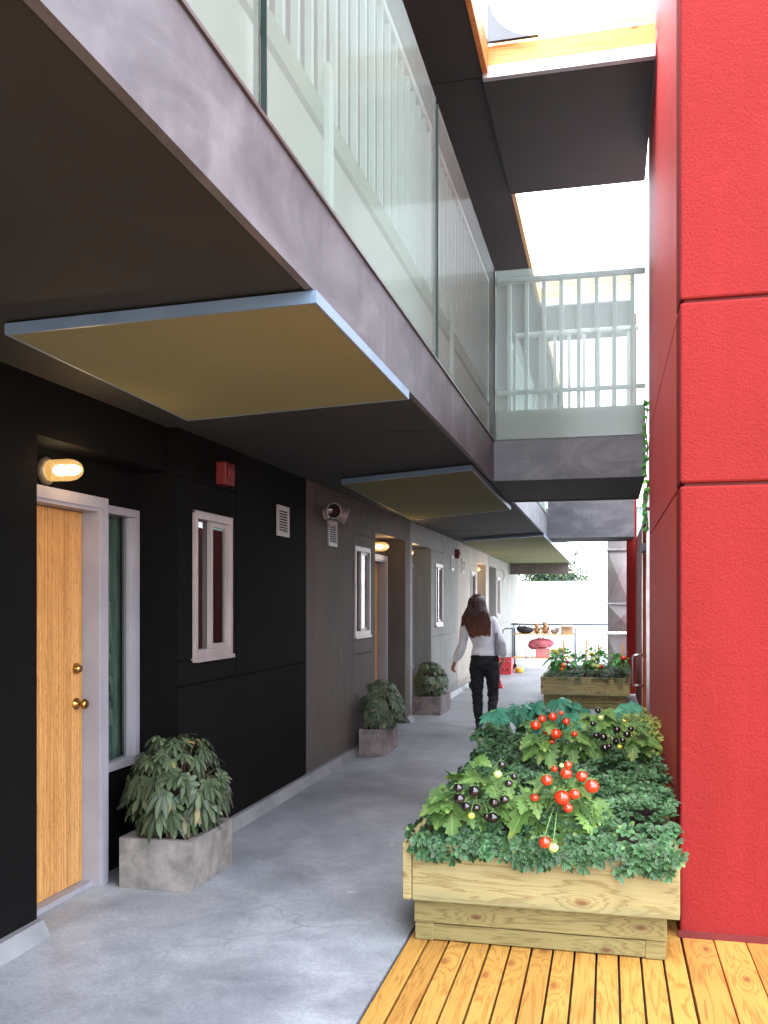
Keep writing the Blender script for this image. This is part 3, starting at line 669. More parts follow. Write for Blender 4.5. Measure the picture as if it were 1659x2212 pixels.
# ------------------------------------------------------------------ wooden planters
def planter(x0, x1, y0, y1, label, topz=.455):
    t = thing('raised_planter', ((x0 + x1) / 2, (y0 + y1) / 2, 0), label, 'planter', 'timber raised planters')
    g = G(); g.bev(x0 + .0, x1, y0, y0 + .035, .195, topz, .004); put('front_board', g, m_plankw, t)
    g = G(); g.bev(x0 + .0, x1, y1 - .035, y1, .195, topz, .004); put('rear_board', g, m_plankw, t)
    for a in (x0 - .042, x1 - .036):
        g = G(); g.bev(a, a + .04, y0 - .0 + (.038 if a > x0 else -.012), y1 - .038, .20, topz + .004, .004); put('side_board', g, m_plank, t)
    i = .05
    g = G(); g.bev(x0 + .0, x1 - i, y0 + .045, y0 + .08, .083, .19, .004); g.bev(x0 + .03, x1 - i - .01, y0 + .052, y0 + .082, .006, .078, .003)
    put('lower_front_board', g, m_plank2, t)
    g = G(); g.bev(x0 + .0, x0 + .035, y0 + .083, y1 - .1, .03, .192, .004); g.bev(x1 - i - .035, x1 - i, y0 + .083, y1 - .1, .03, .192, .004); put('lower_side_boards', g, m_plank2, t)
    for px in (x0 + .004, x1 - i - .09):
        for py in (y0 + .049, y1 - .15):
            g = G(); g.bev(px, px + .085, py, py + .03 if py < y0 + .1 else py + .085, .002, .0825, .004); put('leg', g, m_plank2, t)
    g = G(); g.box(x0 + .003, x1 - .037, y0 + .036, y1 - .036, .3, topz - .05); put('soil', g, m_soil, t)
P1 = (-.868, .295, 4.14, 7.25); P2 = (-.92, .30, 13.75, 16.2)
planter(*P1, 'large pine raised planter overflowing with tomatoes, standing on the deck boards')
planter(*P2, 'distant timber raised planter with tomato plants beyond the woman')
def cbox(x0, x1, y0, y1, h, mt, label):
    g = G().solid((x0, x1, y0, y1, 0.001, h), [(x0 + .035, x1 - .035, y0 + .035, y1 - .035, .05, 9)])
    t = put('concrete_planter', g, mt, None, origin=((x0 + x1) / 2, (y0 + y1) / 2, 0), label=label, cat='planter box', group='concrete planter boxes along the wall')
    g = G(); g.box(x0 + .036, x1 - .036, y0 + .036, y1 - .036, .051, h - .04); put('soil', g, m_soil, t)
cbox(-2.58, -2.16, 4.57, 5.13, .272, m_conc, 'largest pale concrete planter box, beside the nearest wooden door')
cbox(-2.45, -2.19, 9.07, 9.72, .265, m_conc2, 'pinkish concrete planter box under the window of the brown-grey wall')
cbox(-2.62, -2.22, 12.5, 13.3, .25, m_conc2, 'pinkish concrete planter box in front of the light grey recess')
# ================================================================== PLANTS
rnd = random.Random(11)
def rv(a=1.0): return Vector((rnd.uniform(-a, a), rnd.uniform(-a, a), rnd.uniform(-a, a)))
def leaf(g, base, d, up, L, W, prof, fold=.25, droop=.3, curl=0.0):
    d = d.normalized(); s = d.cross(up)
    if s.length < .01: s = d.cross(Vector((1, 0, 0)))
    s.normalize(); n = s.cross(d).normalized(); vs = []; uv = []; k = len(prof)
    for i, (t, w) in enumerate(prof):
        c = base + d * (L * t) - n * (0) - Vector((0, 0, 1)) * (droop * L * t * t)
        ww = w * W; lift = n * (fold * ww) - n * (curl * ww)
        if w <= .02: vs += [c, c, c]
        else: vs += [c - s * ww + lift, c, c + s * ww + lift]
        uv += [(.5 - .5 * 1, t), (.5, t), (1.0, t)]
    fs = []
    for i in range(k - 1):
        a = 3 * i; fs += [(a, a + 1, a + 4, a + 3), (a + 1, a + 2, a + 5, a + 4)]
    g.add(vs, fs, True, uv)
P_OB = [(0, .02), (.25, .35), (.6, .95), (.85, .85), (1, .1)]
P_LN = [(0, .15), (.3, .7), (.6, 1), (.85, .6), (1, .02)]
P_SER = [(0, .02), (.05, .35), (.15, .98), (.17, .6), (.3, 1.05), (.33, .62), (.47, 1.0), (.50, .55), (.64, .82), (.67, .42), (.8, .55), (.83, .26), (.93, .22), (1, .02)]
def rosette(g, c, ax, L, n=8, W=.24, el=.35, prof=P_OB, droop=.25):
    ax = ax.normalized(); a = ax.orthogonal().normalized(); b = ax.cross(a); o = rnd.uniform(0, 6.28)
    for k in range(n):
        q = o + 2 * math.pi * k / n + rnd.uniform(-.15, .15); d = a * math.cos(q) + b * math.sin(q)
        leaf(g, c, d + ax * (el + rnd.uniform(-.15, .2)), ax, L * rnd.uniform(.8, 1.1), L * W, prof, .25, droop)
    for k in range(n // 2):
        q = o + 2 * math.pi * k / (n // 2) + .4; d = a * math.cos(q) + b * math.sin(q)
        leaf(g, c + ax * .004, d + ax * 1.1, ax, L * .6, L * W * .7, prof, .3, .1)
def palmate(g, c, ax, fwd, L, n=8, span=4.6, W=.15, droop=.45):
    """hand-shaped leaf: lobes spread in the plane normal to ax, middle lobe along fwd"""
    ax = ax.normalized(); f = (fwd - ax * fwd.dot(ax)).normalized(); b = ax.cross(f)
    for k in range(n):
        q = -span / 2 + span * k / (n - 1); m = 1 - .35 * abs(q) / (span / 2)
        d = f * math.cos(q) + b * math.sin(q)
        leaf(g, c, d + ax * .12, ax, L * m * rnd.uniform(.93, 1.05), L * W * 1.15, [(0, .35), (.2, .62), (.38, .6), (.55, .95), (.72, 1), (.88, .55), (1, .02)], .22, droop)
def mound(x, y, P, h, edge=.22):
    ex = min(x - P[0], P[1] + .12 - x, 10); ey = min(y - P[2], P[3] - y)
    e = max(0, min(1, min(ex, ey) / edge + .15)); e = math.sin(e * math.pi / 2)
    return .43 + h * e * (1 + .35 * noise.noise(Vector((x * 2.4, y * 2.4, 3))))
# --- ground cover in the near planter
g = G()
for k in range(2100):
    x = rnd.uniform(P1[0] - .03, P1[1] - .0); y = rnd.uniform(P1[2] - .035, P1[3] - .5)
    fx = (x - P1[0]) / (P1[1] - P1[0]); h = .085 + .05 * min(1, max(0, (y - 4.2) / .8)) + .05 * fx - .03 * (y > 6.3)
    z = mound(x, y, P1, h) - abs(rnd.gauss(0, .028))
    ax = Vector((rnd.gauss(0, .3) + (-.9 if fx < .06 else 0), rnd.gauss(-.25, .3) + (-.5 if y < P1[2] + .1 else 0), 1))
    L = .045 * rnd.uniform(.75, 1.25)
    pz = noise.noise(Vector((x * 5, y * 5, 9)))
    if pz > .33 and rnd.random() < .75: continue      # thin patches
    rosette(g, Vector((x, y, z + .03 + .05 * pz)), ax, L * (1 + .3 * pz), rnd.choice((5, 6, 7, 8)), rnd.uniform(.19, .27), rnd.uniform(.1, .7))
for k in range(150):   # sprigs spilling over the rim
    side = rnd.random() < .3
    if side: x = P1[0] - rnd.uniform(.0, .05); y = rnd.uniform(P1[2], 6.6); ax = Vector((-1, rnd.gauss(-.3, .3), rnd.uniform(.2, .9)))
    else: x = rnd.uniform(P1[0], P1[1]); y = P1[2] - rnd.uniform(0, .04); ax = Vector((rnd.gauss(0, .3), -1, rnd.uniform(.2, 1)))
    rosette(g, Vector((x, y, rnd.uniform(.425, .50) - (.035 if rnd.random() < .3 else 0))), ax, .042 * rnd.uniform(.8, 1.1), 7, .26, .3)
put('ground_cover', g, m_pack, None, label='dense green rosettes of ground cover filling the near planter', cat='ground cover', kind='stuff')
# a taller leafy sprig mass at the left rear
def leafy(name, label, mt, centre, rad, n, fn, cat='plant', group=None, origin=None):
    t = thing(name, origin or (centre[0], centre[1], .40), label, cat, group); g = G()
    for k in range(n):
        v = rv().normalized() * (rnd.random() ** .35); p = Vector(centre) + Vector((v.x * rad[0], v.y * rad[1], v.z * rad[2]))
        if p.z < .42: p.z = .42 + rnd.random() * .05
        fn(g, p, v)
    put('foliage', g, mt, t); return t
t = leafy('leafy_shrub', 'small glossy green shrub at the left rear corner of the near planter', m_pack, (-.80, 6.55, .56), (.16, .3, .13), 70, lambda g, p, v: rosette(g, p, v + Vector((0, -.3, .7)), .048, 8, .27, .3), 'shrub')
g = G()
for k in range(8): g.tube([(-.80 + rnd.uniform(-.05, .05), 6.55 + rnd.uniform(-.1, .1), .405), (-.80 + rnd.uniform(-.12, .12), 6.55 + rnd.uniform(-.2, .2), .62)], .004, 6)
put('stem', g, m_stem, t)
def spiky(g, p, v):
    ax = (v + Vector((0, -.2, 1.2))).normalized(); g2 = p
    for k in range(7):
        q = rnd.uniform(0, 6.28); d = Vector((math.cos(q), math.sin(q), .6)); leaf(g, p + ax * (.012 * k), d, ax, .032, .007, P_LN, .3, .1)
t = leafy('variegated_shrub', 'yellow-edged small-leaved shrub at the right rear against the red wall', m_yel, (.20, 6.3, .63), (.13, .55, .15), 260, spiky, 'shrub')
g = G()
for k in range(12): yy = 6.3 + rnd.uniform(-.4, .4); g.tube([(.19, yy, .406), (.20 + rnd.uniform(-.06, .06), yy + rnd.uniform(-.1, .1), .72)], .004, 6)
put('stem', g, m_brown, t)
# castor plant along the back of the near planter
t = thing('castor_plant', (-.25, 7.0, .4), 'broad blue-green star-leaved plant across the back of the near planter', 'plant'); g = G(); gs = G()
for k in range(62):
    x = rnd.uniform(-.86, .22); y = rnd.uniform(6.75, 7.22); z = .66 + .15 * rnd.random() * (1 - .6 * abs(x + .25)); 
    if rnd.random() < .3: z = rnd.uniform(.52, .66)
    palmate(g, Vector((x, y, z)), Vector((rnd.gauss(0, .35), rnd.gauss(-.5, .3), 1)), Vector((rnd.gauss(0, .6), -1, 0)), rnd.uniform(.10, .145), 7, 4.4, .17, .35)
    gs.tube([(x * .9 - .02, 7.0, .41), (x * .95, (y + 7) / 2, (z + .41) / 2 + .03), (x, y, z)], .0035, 5)
put('foliage', g, m_cast, t); put('stem', gs, m_stem, t)

# --- tomato plants
def S4(x, y): return ((1000 + x * .434) / 1.1573, (1740 + y * .434) / 1.1573)
def tomato_plant(label, root, leaves, fruits, d0, lm=m_tom, hub=None, name='tomato_plant'):
    t = thing(name, (root[0], root[1], .40), label, 'tomato plant', 'tomato plants in the raised planters')
    g = G(); gs = G(); hub = Vector(hub); rt = Vector((root[0], root[1], .405))
    gs.tube([rt, rt.lerp(hub, .5) + Vector((.02, 0, .03)), hub], [.008, .006, .005], 7)
    for (p, d, L, W) in leaves:
        p = Vector(p); d = Vector(d); leaf(g, p, d, Vector((0, -.5, 1)), L, W, P_SER, .18, .35, -.05)
        gs.tube([hub, (hub + p) / 2 + Vector((0, 0, .02)), p], .003, 5)
        for sd in (-1, 1):
            s = d.cross(Vector((0, 0, 1))).normalized() * sd
            leaf(g, p + d.normalized() * L * .1, d.normalized() * .6 + s, Vector((0, -.4, 1)), L * .55, W * .6, P_SER, .18, .4)
    for k in range(75):  # filler leaflets
        q = rv(); p = hub + Vector((q.x * .17, q.y * .12 + .03, q.z * .08 - .03)); d = (p - hub) + Vector((0, -.1, 0)) + rv(.08)
        leaf(g, p, d, Vector((0, -.6, 1)), rnd.uniform(.035, .085), rnd.uniform(.011, .028), P_SER, .3, .5)
    put('foliage', g, lm, t)
    for (c, r, mt) in fruits:
        a = Vector(c) + Vector((0, .01, r * .8)); mid = (a + hub) / 2 + Vector((0, -.01, .035))
        gs.tube([hub, mid, a + Vector((0, 0, .012)), a], .0022, 5)
        b = G(); b.ball(c, (r, r, r * .94), 20, 14); f = put('tomato', b, mt, t)
        if r > .009:
            b = G()
            for k in range(5):
                q = k * 1.2566 + rnd.random(); leaf(b, Vector(c) + Vector((0, 0, r * .93)), Vector((math.cos(q), math.sin(q), .35)), Vector((0, 0, 1)), r * 1.1, r * .2, P_LN, .1, .3)
            put('calyx', b, m_stem, f)
    put('stem', gs, m_stem, t)
def FR(lst, d, mt, jit=.05):
    o = []
    for (x, y, r) in lst:
        px, py = S4(x, y); dd = d + rnd.uniform(-jit, jit * .3); o.append((Ud(px, py, dd), r * .434 / 1.1573 / 2010 * dd, mt))
    return o
def LV(lst, d):
    """(tip and base on the photo, width share) -> leaf"""
    o = []
    for (x0, y0, x1, y1, w) in lst:
        a = Ud(*S4(x0, y0), d - .02); b = Ud(*S4(x1, y1), d - .09); v = b - a
        b2 = a + v + Vector((0, 0, .10 * v.length)); L = (b2 - a).length; o.append((a, b2 - a, L * 1.1, L * w * 1.25))
    return o
d = 4.24
tomato_plant('red cherry tomato plant at the front centre of the near planter', (-.25, 4.4), LV([(1080, 640, 930, 850, .42), (1040, 660, 1040, 900, .4), (1120, 610, 1240, 760, .34), (820, 700, 740, 830, .4), (780, 560, 640, 760, .3), (1000, 480, 1090, 560, .5), (880, 480, 780, 520, .4), (740, 600, 700, 650, .5), (960, 830, 1030, 930, .4), (1080, 620, 1000, 790, .4)], d),
    FR([(845, 485, 33), (967, 398, 24), (957, 445, 34), (1047, 463, 35), (1105, 520, 42), (1005, 565, 32), (933, 585, 46), (775, 585, 25), (967, 645, 28), (890, 420, 20)], d - .08, m_tred) + FR([(835, 843, 36)], 4.0, m_tred, .01) + FR([(883, 873, 30)], 3.99, m_tgrn, .01) + FR([(930, 400, 14)], d - .1, m_tgrn), d, hub=Ud(*S4(920, 600), d + .05))
tomato_plant('black cherry tomato plant at the front left of the near planter', (-.62, 4.45), LV([(290, 610, 130, 640, .42), (300, 630, 300, 790, .4), (370, 640, 420, 730, .4), (480, 480, 370, 460, .5), (500, 470, 560, 570, .5), (420, 380, 520, 375, .4), (250, 560, 180, 590, .5), (600, 470, 640, 560, .4), (330, 480, 300, 420, .5), (240, 680, 210, 740, .5), (560, 640, 640, 700, .4)], d + .05),
    FR([(585, 395, 22), (625, 505, 24), (427, 548, 33), (340, 592, 34), (380, 637, 28), (437, 645, 25), (540, 615, 30), (600, 597, 27), (535, 700, 32), (500, 695, 22), (335, 530, 28), (655, 465, 20)], d - .05, m_tblk) + FR([(562, 450, 25)], d - .06, m_tgrn) + FR([(410, 690, 20)], d - .06, m_tyel), d, hub=Ud(*S4(450, 590), d + .08))
d = 5.3
tomato_plant('red cherry tomato plant in the middle of the near planter', (-.2, 5.6), LV([(830, 250, 720, 330, .4), (850, 260, 870, 390, .42), (800, 240, 700, 270, .4), (960, 220, 1090, 250, .4), (980, 270, 1010, 390, .3), (850, 150, 860, 200, .5), (1040, 250, 1120, 340, .36), (820, 260, 800, 360, .4), (1060, 150, 1090, 100, .3)], d),
    FR([(818, 132, 24), (880, 120, 26), (958, 147, 22), (780, 170, 30), (845, 203, 20), (897, 218, 33), (1005, 220, 18), (875, 262, 18), (928, 100, 14)], d - .05, m_tred), d, hub=Ud(*S4(920, 210), d + .08))
tomato_plant('black cherry tomato plant at the right rear beside the red wall', (.14, 5.6), LV([(1180, 150, 1200, 210, .6), (1340, 240, 1340, 350, .4), (1360, 250, 1500, 265, .4), (1380, 290, 1440, 330, .4), (1180, 80, 1240, 120, .4), (1220, 120, 1140, 170, .5), (1340, 160, 1420, 200, .4), (1100, 110, 1060, 160, .5), (1150, 300, 1130, 370, .4)], d),
    FR([(1140, 85, 17), (1110, 160, 17), (1130, 228, 20), (1172, 238, 24), (1250, 193, 22), (1308, 222, 22), (1245, 260, 20), (1283, 255, 18), (1180, 300, 25), (1205, 290, 18), (1330, 190, 18), (1085, 130, 14)], d - .05, m_tblk) + FR([(1157, 125, 18)], d - .06, m_tgrn) + FR([(1265, 292, 14)], d - .06, m_tyel), d, hub=Ud(*S4(1230, 200), d + .08))

# --- far planter
g = G()
for k in range(900):
    x = rnd.uniform(P2[0] - .03, P2[1] + .02); y = rnd.uniform(P2[2] - .04, P2[3] - .8); v = rv(.6)
    z = mound(x, y, P2, .10 + .05 * (x > 0)) - rnd.random() * .03
    for j in range(7):
        q = rnd.uniform(0, 6.28); leaf(g, Vector((x, y, z)) + rv(.02), Vector((math.cos(q), math.sin(q), rnd.uniform(.2, 1.2))), Vector((0, 0, 1)), .05, .009, P_LN, .2, .5)
put('herb_bed', g, m_herb, None, label='low dark green herbs filling the far planter', cat='herbs', kind='stuff')
def D(px, py, r, d, mt): return (Ud(px, py, d), r * d / 2010, mt)
for lab, x, y, fr in (
    ('staked tomato plant with pale and orange fruit at the left of the far planter', 1212, 1425, [(1200, 1407, 6, m_tyel), (1211, 1403, 6, m_tgrn), (1207, 1412, 5, m_tgrn), (1217, 1438, 6, m_torg), (1214, 1446, 5, m_torg), (1226, 1430, 4, m_tred), (1193, 1405, 4, m_tyel)]),
    ('staked tomato plant with a cluster of green-yellow fruit in the far planter centre', 1283, 1425, [(1278, 1412, 5, m_tyel), (1281, 1425, 5.5, m_tgrn), (1290, 1421, 5, m_tgrn), (1282, 1438, 6, m_tgrn), (1291, 1440, 5, m_tgrn), (1289, 1450, 5, m_tyel), (1295, 1436, 4, m_tgrn), (1299, 1440, 5, m_tred)]),
    ('small tomato plant with one red fruit at the right end of the far planter', 1338, 1428, [(1346, 1422, 6, m_tred), (1351, 1421, 4, m_tred)])):
    dd = 14.1; hub = Ud(x, y, dd); t = thing('tomato_plant', (hub.x, hub.y, .40), lab, 'tomato plant', 'tomato plants in the raised planters'); g = G(); gs = G()
    R0 = .21 if x < 1330 else .1
    for k in range(120 if x < 1330 else 45):
        v = rv().normalized() * rnd.random() ** .4; p = hub + Vector((v.x * R0, v.y * .2, v.z * R0 * .8)); 
        leaf(g, p, v + rv(.6), Vector((0, -.5, 1)), rnd.uniform(.07, .13), rnd.uniform(.02, .04), P_SER, .2, .4)
    for k in range(6): gs.tube([(hub.x, hub.y, .405), hub + rv(.03), hub + rv(.16)], .005, 5)
    put('foliage', g, m_tom2, t); put('stem', gs, m_stem, t)
    for (a, b, r, mt) in fr:
        q, rr, mm = D(a, b, r, dd - .22, mt); s = G(); s.ball(q, rr); put('tomato', s, mm, t)
for (px, y0, lab) in ((1216, 1383, 'orange garden stake rising from the leftmost tomato plant in the far planter'), (1265, 1382, 'tallest orange garden stake, between the two big tomato plants'), (1291, 1392, 'orange garden stake within the central tomato plant of the far planter'), (1343, 1391, 'orange garden stake at the right end of the far planter')):
    p = Ud(px, y0, 14.05); g = G(); g.tube([(p.x, p.y, .38), (p.x + .01, p.y, p.z)], .014, 7); put('garden_stake', g, m_timber, None, label=lab, cat='garden stake', group='stakes in the far planter')

# --- fatsias in the concrete boxes
def fatsia(c, rad, n, L, mt, label, seed, hang=8):
    global rnd
    rnd = random.Random(seed); t = thing('fatsia_plant', (c[0], c[1], .2), label, 'potted plant', 'fatsia plants along the wall'); g = G(); gs = G(); gp = G()
    top = c[2] + rad[2]
    clumps = [(Vector((c[0] + rnd.uniform(-.55, .55) * rad[0], c[1] + rnd.uniform(-.5, .5) * rad[1], top - rnd.uniform(.0, .45) * rad[2])), rnd.uniform(.45, .65)) for _ in range(7)]
    for k in range(n):
        a = rnd.uniform(0, 6.28); h = rnd.uniform(-1, 1); rr = math.sqrt(max(0, 1 - h * h * .8)) * rnd.uniform(.72, 1.05)
        v = Vector((math.cos(a) * rr, math.sin(a) * rr, h)); p = Vector((c[0] + v.x * rad[0], c[1] + v.y * rad[1], c[2] + v.z * rad[2]))
        if h > .2:
            q = rnd.choice(clumps)[0]; p = p.lerp(q, rnd.uniform(0, .45))
        out = Vector((v.x, v.y, .15)); ax = Vector((v.x * .9, v.y * .9, .55 + max(0, h) * .7)) + rv(.45)
        palmate(g, p, ax, out + rv(.3), L * rnd.uniform(.75, 1.1) * (1 if h < .3 else .75), rnd.choice((6, 7, 8, 9)), rnd.uniform(3.8, 5.2), .15, rnd.uniform(.1, 1.0))
        m = Vector((c[0] + v.x * rad[0] * .3, c[1] + v.y * rad[1] * .3, c[2] - rad[2] * .3 + h * rad[2] * .4))
        gs.tube([(c[0] + v.x * .03, c[1] + v.y * .04, .23), m, p], .0035, 5)
    for k in range(12):
        a = rnd.uniform(0, 6.28); leaf(gp, Vector((c[0] + math.cos(a) * rad[0] * .5, c[1] + math.sin(a) * rad[1] * .5, .27)), Vector((math.cos(a), math.sin(a) - .4, -.1)), Vector((0, 0, 1)), L * .7, L * .2, P_SER, .2, .3)
    put('foliage', g, mt, t); put('stem', gs, m_brown, t); put('withered_leaves', gp, m_pinkleaf, t)
fatsia((-2.37, 4.84, .56), (.26, .27, .25), 260, .098, m_fats, 'dark glossy fatsia in the box beside the nearest wooden door', 3)
fatsia((-2.27, 9.35, .52), (.19, .26, .23), 230, .085, m_fats2, 'dusty green fatsia under the window of the brown-grey wall', 5)
fatsia((-2.42, 12.85, .48), (.22, .3, .22), 230, .085, m_fats2, 'dusty green fatsia in front of the light grey recess', 8)

# --- hanging vine where the bridge meets the red wall
rnd = random.Random(21)
t = thing('hanging_vine', (.31, 7.95, 1.9), 'thin green vine hanging where the near footbridge meets the red wall', 'vine'); g = G(); gs = G()
pts = [Vector((.305 + .008 * math.sin(k * 1.3), 7.93, 3.2 - k * .065)) for k in range(17)]; gs.tube(pts, .006, 6)
for k in range(110):
    p = pts[rnd.randrange(17)]; leaf(g, p, Vector((rnd.uniform(-1, .1), rnd.uniform(-1, .3), rnd.uniform(-1, .2))), Vector((0, -1, .4)), .04, .014, P_LN, .2, .3)
put('foliage', g, m_tom2, t); put('stem', gs, m_stem, t)
# ================================================================== THE WOMAN
PY, PX = 11.32, -1.466
def z2(x, y, dy=0):   # close-up measure of the photo -> metres on her plane
    return Vector((PX + (x - 770) * .000878, PY + dy, 1.816 - y * .000878))
pt = thing('person', (PX, PY, 0), 'woman with long brown hair walking away in white sweater and black trousers', 'person')
V = Vector
def chain(g, pts, rs, n=16): g.tube(pts, rs, n); [g.ball(p, r * .995, 12, 8) for p, r in ((pts[0], rs[0]), (pts[-1], rs[-1]))]
def torso(g, secs, n=22):
    g.tube([s[0] for s in secs], [s[1] for s in secs], n, ell=[(s[2], s[1]) for s in secs], ref=(0, 1, 0))
shL, shR = z2(505, 610), z2(880, 575); elL, elR = z2(462, 900, -.02), z2(1003, 845, -.05); wrL, wrR = z2(350, 1140, .02), z2(1010, 1075, .10)
def figure(g, e, parts):
    if 'torso' in parts:
        torso(g, [(z2(765, 1190), .150 + e, .092 + e), (z2(765, 1120), .15 + e, .095 + e), (z2(767, 1040), .14 + e, .085 + e), (z2(768, 960), .138 + e, .088 + e), (z2(762, 880), .134 + e, .088 + e), (z2(745, 780), .146 + e, .098 + e), (z2(715, 680), .164 + e, .105 + e), (z2(698, 600), .168 + e, .098 + e), (z2(690, 545), .135 + e, .08 + e), (z2(685, 500), .075 + e, .06 + e)])
    if 'neck' in parts: chain(g, [z2(690, 560), z2(680, 420)], [.055, .05])
    if 'arms' in parts:
        chain(g, [shL, shL.lerp(elL, .5), elL], [.052 + e, .045 + e, .038 + e]); chain(g, [elL, elL.lerp(wrL, .4), wrL], [.038 + e, .036 + e * 1.6, .024 + e])
        chain(g, [shR, shR.lerp(elR, .5), elR], [.052 + e, .045 + e, .038 + e]); chain(g, [elR, elR.lerp(wrR, .4), wrR], [.038 + e, .036 + e * 1.4, .024 + e])
    if 'legs' in parts:
        chain(g, [z2(668, 1180), z2(664, 1300), z2(662, 1430), z2(665, 1580), z2(668, 1680), z2(672, 1800), z2(680, 1900), z2(690, 1985)], [.080 + e, .076 + e, .064 + e, .052 + e, .047 + e, .045 + e, .040 + e, .034 + e])
        chain(g, [z2(868, 1180), z2(870, 1300, .01), z2(878, 1430, .015), z2(880, 1570, .02), z2(882, 1660, 0), z2(885, 1770, -.06), z2(892, 1850, -.10), z2(910, 1925, -.14)], [.080 + e, .076 + e, .064 + e, .052 + e, .047 + e, .043 + e, .037 + e, .033 + e])
# body: one continuous surface
g = G(); figure(g, 0, ('torso', 'neck', 'arms', 'legs'))
hc = z2(672, 320); g.ball(hc, (.075, .095, .112), 20, 14)
g.ball(hc + V((0, .07, -.06)), (.045, .035, .045)); g.ball(hc + V((0, .098, -.01)), (.011, .018, .018))       # jaw, nose
for s in (-1, 1): g.ball(hc + V((.077 * s, .0, -.005)), (.01, .018, .03))
def hand(g, w, d, palmn, curl, s):
    d = d.normalized(); side = d.cross(palmn).normalized(); palmn = side.cross(d).normalized()
    g.tube([w - d * .02, w + d * .01, w + d * .045, w + d * .085], [.02, .022, .03, .03], 12, ell=[(.017, .021), (.016, .026), (.014, .038), (.012, .036)], ref=palmn)
    for k, (L, off) in enumerate(((.072, -.030), (.080, -.010), (.074, .010), (.058, .029))):
        p = w + d * .082 + side * off; q = d; pts = [p - d * .02, p]; a = 0
        for f in (.45, .32, .23):
            a += curl * (1 + .12 * k); q = d * math.cos(a) + palmn * math.sin(a); pts.append(pts[-1] + q * L * f + side * off * .12)
        g.tube(pts, [.009, .0092, .0085, .0078, .006], 8); g.ball(pts[-1], .0062, 8, 6)
    p = w + d * .02 - side * .022 * s; t1 = p + (d * .7 - side * .75 * s + palmn * .3).normalized() * .04; t2 = t1 + (d * .9 - side * .3 * s + palmn * .4).normalized() * .03
    g.tube([p, t1, t2], [.012, .0095, .007], 8); g.ball(t2, .0072, 8, 6)
hand(g, wrL, z2(300, 1275, .03) - wrL, V((.6, .6, -.3)), .38, 1)
hand(g, wrR, V((-.15, .5, -.8)), V((-1, 0, .1)), .45, -1)
for fx, fy, b in (((690, 2010), 0, 0), ((920, 1950), -.16, 1)):
    p = z2(*fx, fy); g.ball(p + V((0, .03, -.01)), (.036, .08, .035))
body = put('body', g, m_skin, pt); bake(body, ('REMESH', dict(mode='VOXEL', voxel_size=.0045)), ('SMOOTH', dict(iterations=4, factor=.5)))
for s in (-1, 1):
    g = G(); g.ball(hc + V((.03 * s, .088, .008)), .011); put('eye', g, m_eye, pt)
g = G(); g.ball(hc + V((0, .098, -.048)), (.022, .007, .008)); put('mouth', g, m_lip, pt)
def cloth(name, g, mt, wr, sc_, amt):
    """thicken, join and wrinkle"""
    o = put(name, g, mt, pt); bake(o, ('REMESH', dict(mode='VOXEL', voxel_size=.006)), ('SMOOTH', dict(iterations=5, factor=.5)))
    vs_ = [(v.co.copy(), v.normal.copy()) for v in o.data.vertices]; co_ = []
    for q, nrm in vs_: co_ += list(q + nrm * (noise.noise(V((q.x * sc_, q.y * sc_, q.z * sc_ * wr))) * amt))
    o.data.vertices.foreach_set('co', co_)
    o.data.update(); return o
g = G(); e = .011
torso(g, [(z2(765, 1045), .166, .112), (z2(766, 1010), .168, .113), (z2(768, 975), .158, .106), (z2(766, 930), .148, .1), (z2(762, 880), .146, .1), (z2(745, 780), .158, .108), (z2(715, 680), .176, .116), (z2(698, 600), .178, .108), (z2(690, 545), .148, .09), (z2(685, 490), .075, .068)])
chain(g, [shL, shL.lerp(elL, .5), elL], [.062, .056, .052]); g.tube([elL, elL.lerp(wrL, .45), elL.lerp(wrL, .8), elL.lerp(wrL, .88), wrL], [.052, .058, .050, .036, .033], 16)
chain(g, [shR, shR.lerp(elR, .5), elR], [.062, .056, .052]); g.tube([elR, elR.lerp(wrR, .45), elR.lerp(wrR, .8), elR.lerp(wrR, .88), wrR], [.052, .056, .050, .036, .033], 16)
cloth('sweater', g, m_sweater, .7, 16, .010)
g = G()
torso(g, [(z2(766, 1035), .158, .104), (z2(766, 1060), .165, .11), (z2(766, 1120), .176, .12), (z2(766, 1190), .176, .12), (z2(766, 1235), .15, .1)][::-1])
chain(g, [z2(664, 1170), z2(660, 1300), z2(664, 1430), z2(666, 1580), z2(668, 1680), z2(672, 1800), z2(678, 1870), z2(690, 1930), z2(694, 1995)], [.095, .092, .080, .067, .063, .060, .056, .052, .046])
chain(g, [z2(868, 1170), z2(872, 1300, .01), z2(880, 1430, .015), z2(880, 1570, .02), z2(884, 1660, 0), z2(880, 1770, -.06), z2(880, 1860, -.10)], [.095, .092, .080, .068, .063, .058, .052])
cloth('trousers', g, m_pants, 2.2, 14, .012)
g = G(); p = z2(688, 2020); g.tube([p + V((0, -.03, .06)), p + V((0, -.03, .02))], [.045, .042], 14)
g.tube([p + V((0, -.075, -.005)), p + V((0, -.04, .0)), p + V((0, .06, -.008)), p + V((0, .14, -.016)), p + V((0, .18, -.02))], .04, 14, ell=[(.026, .030), (.036, .038), (.030, .042), (.022, .04), (.01, .02)], ref=(0, 0, 1)); g.box(p.x - .028, p.x + .028, p.y - .08, p.y - .02, .001, .03)
o = put('boot', g, m_boot, pt); bake(o, ('REMESH', dict(mode='VOXEL', voxel_size=.006)), ('SMOOTH', dict(iterations=3, factor=.5)))
g = G(); a, b = z2(888, 1850, -.10), z2(930, 2045, -.13)
g.tube([a, a.lerp(b, .35), a.lerp(b, .7), b], [.045, .042, .044, .034], 14)
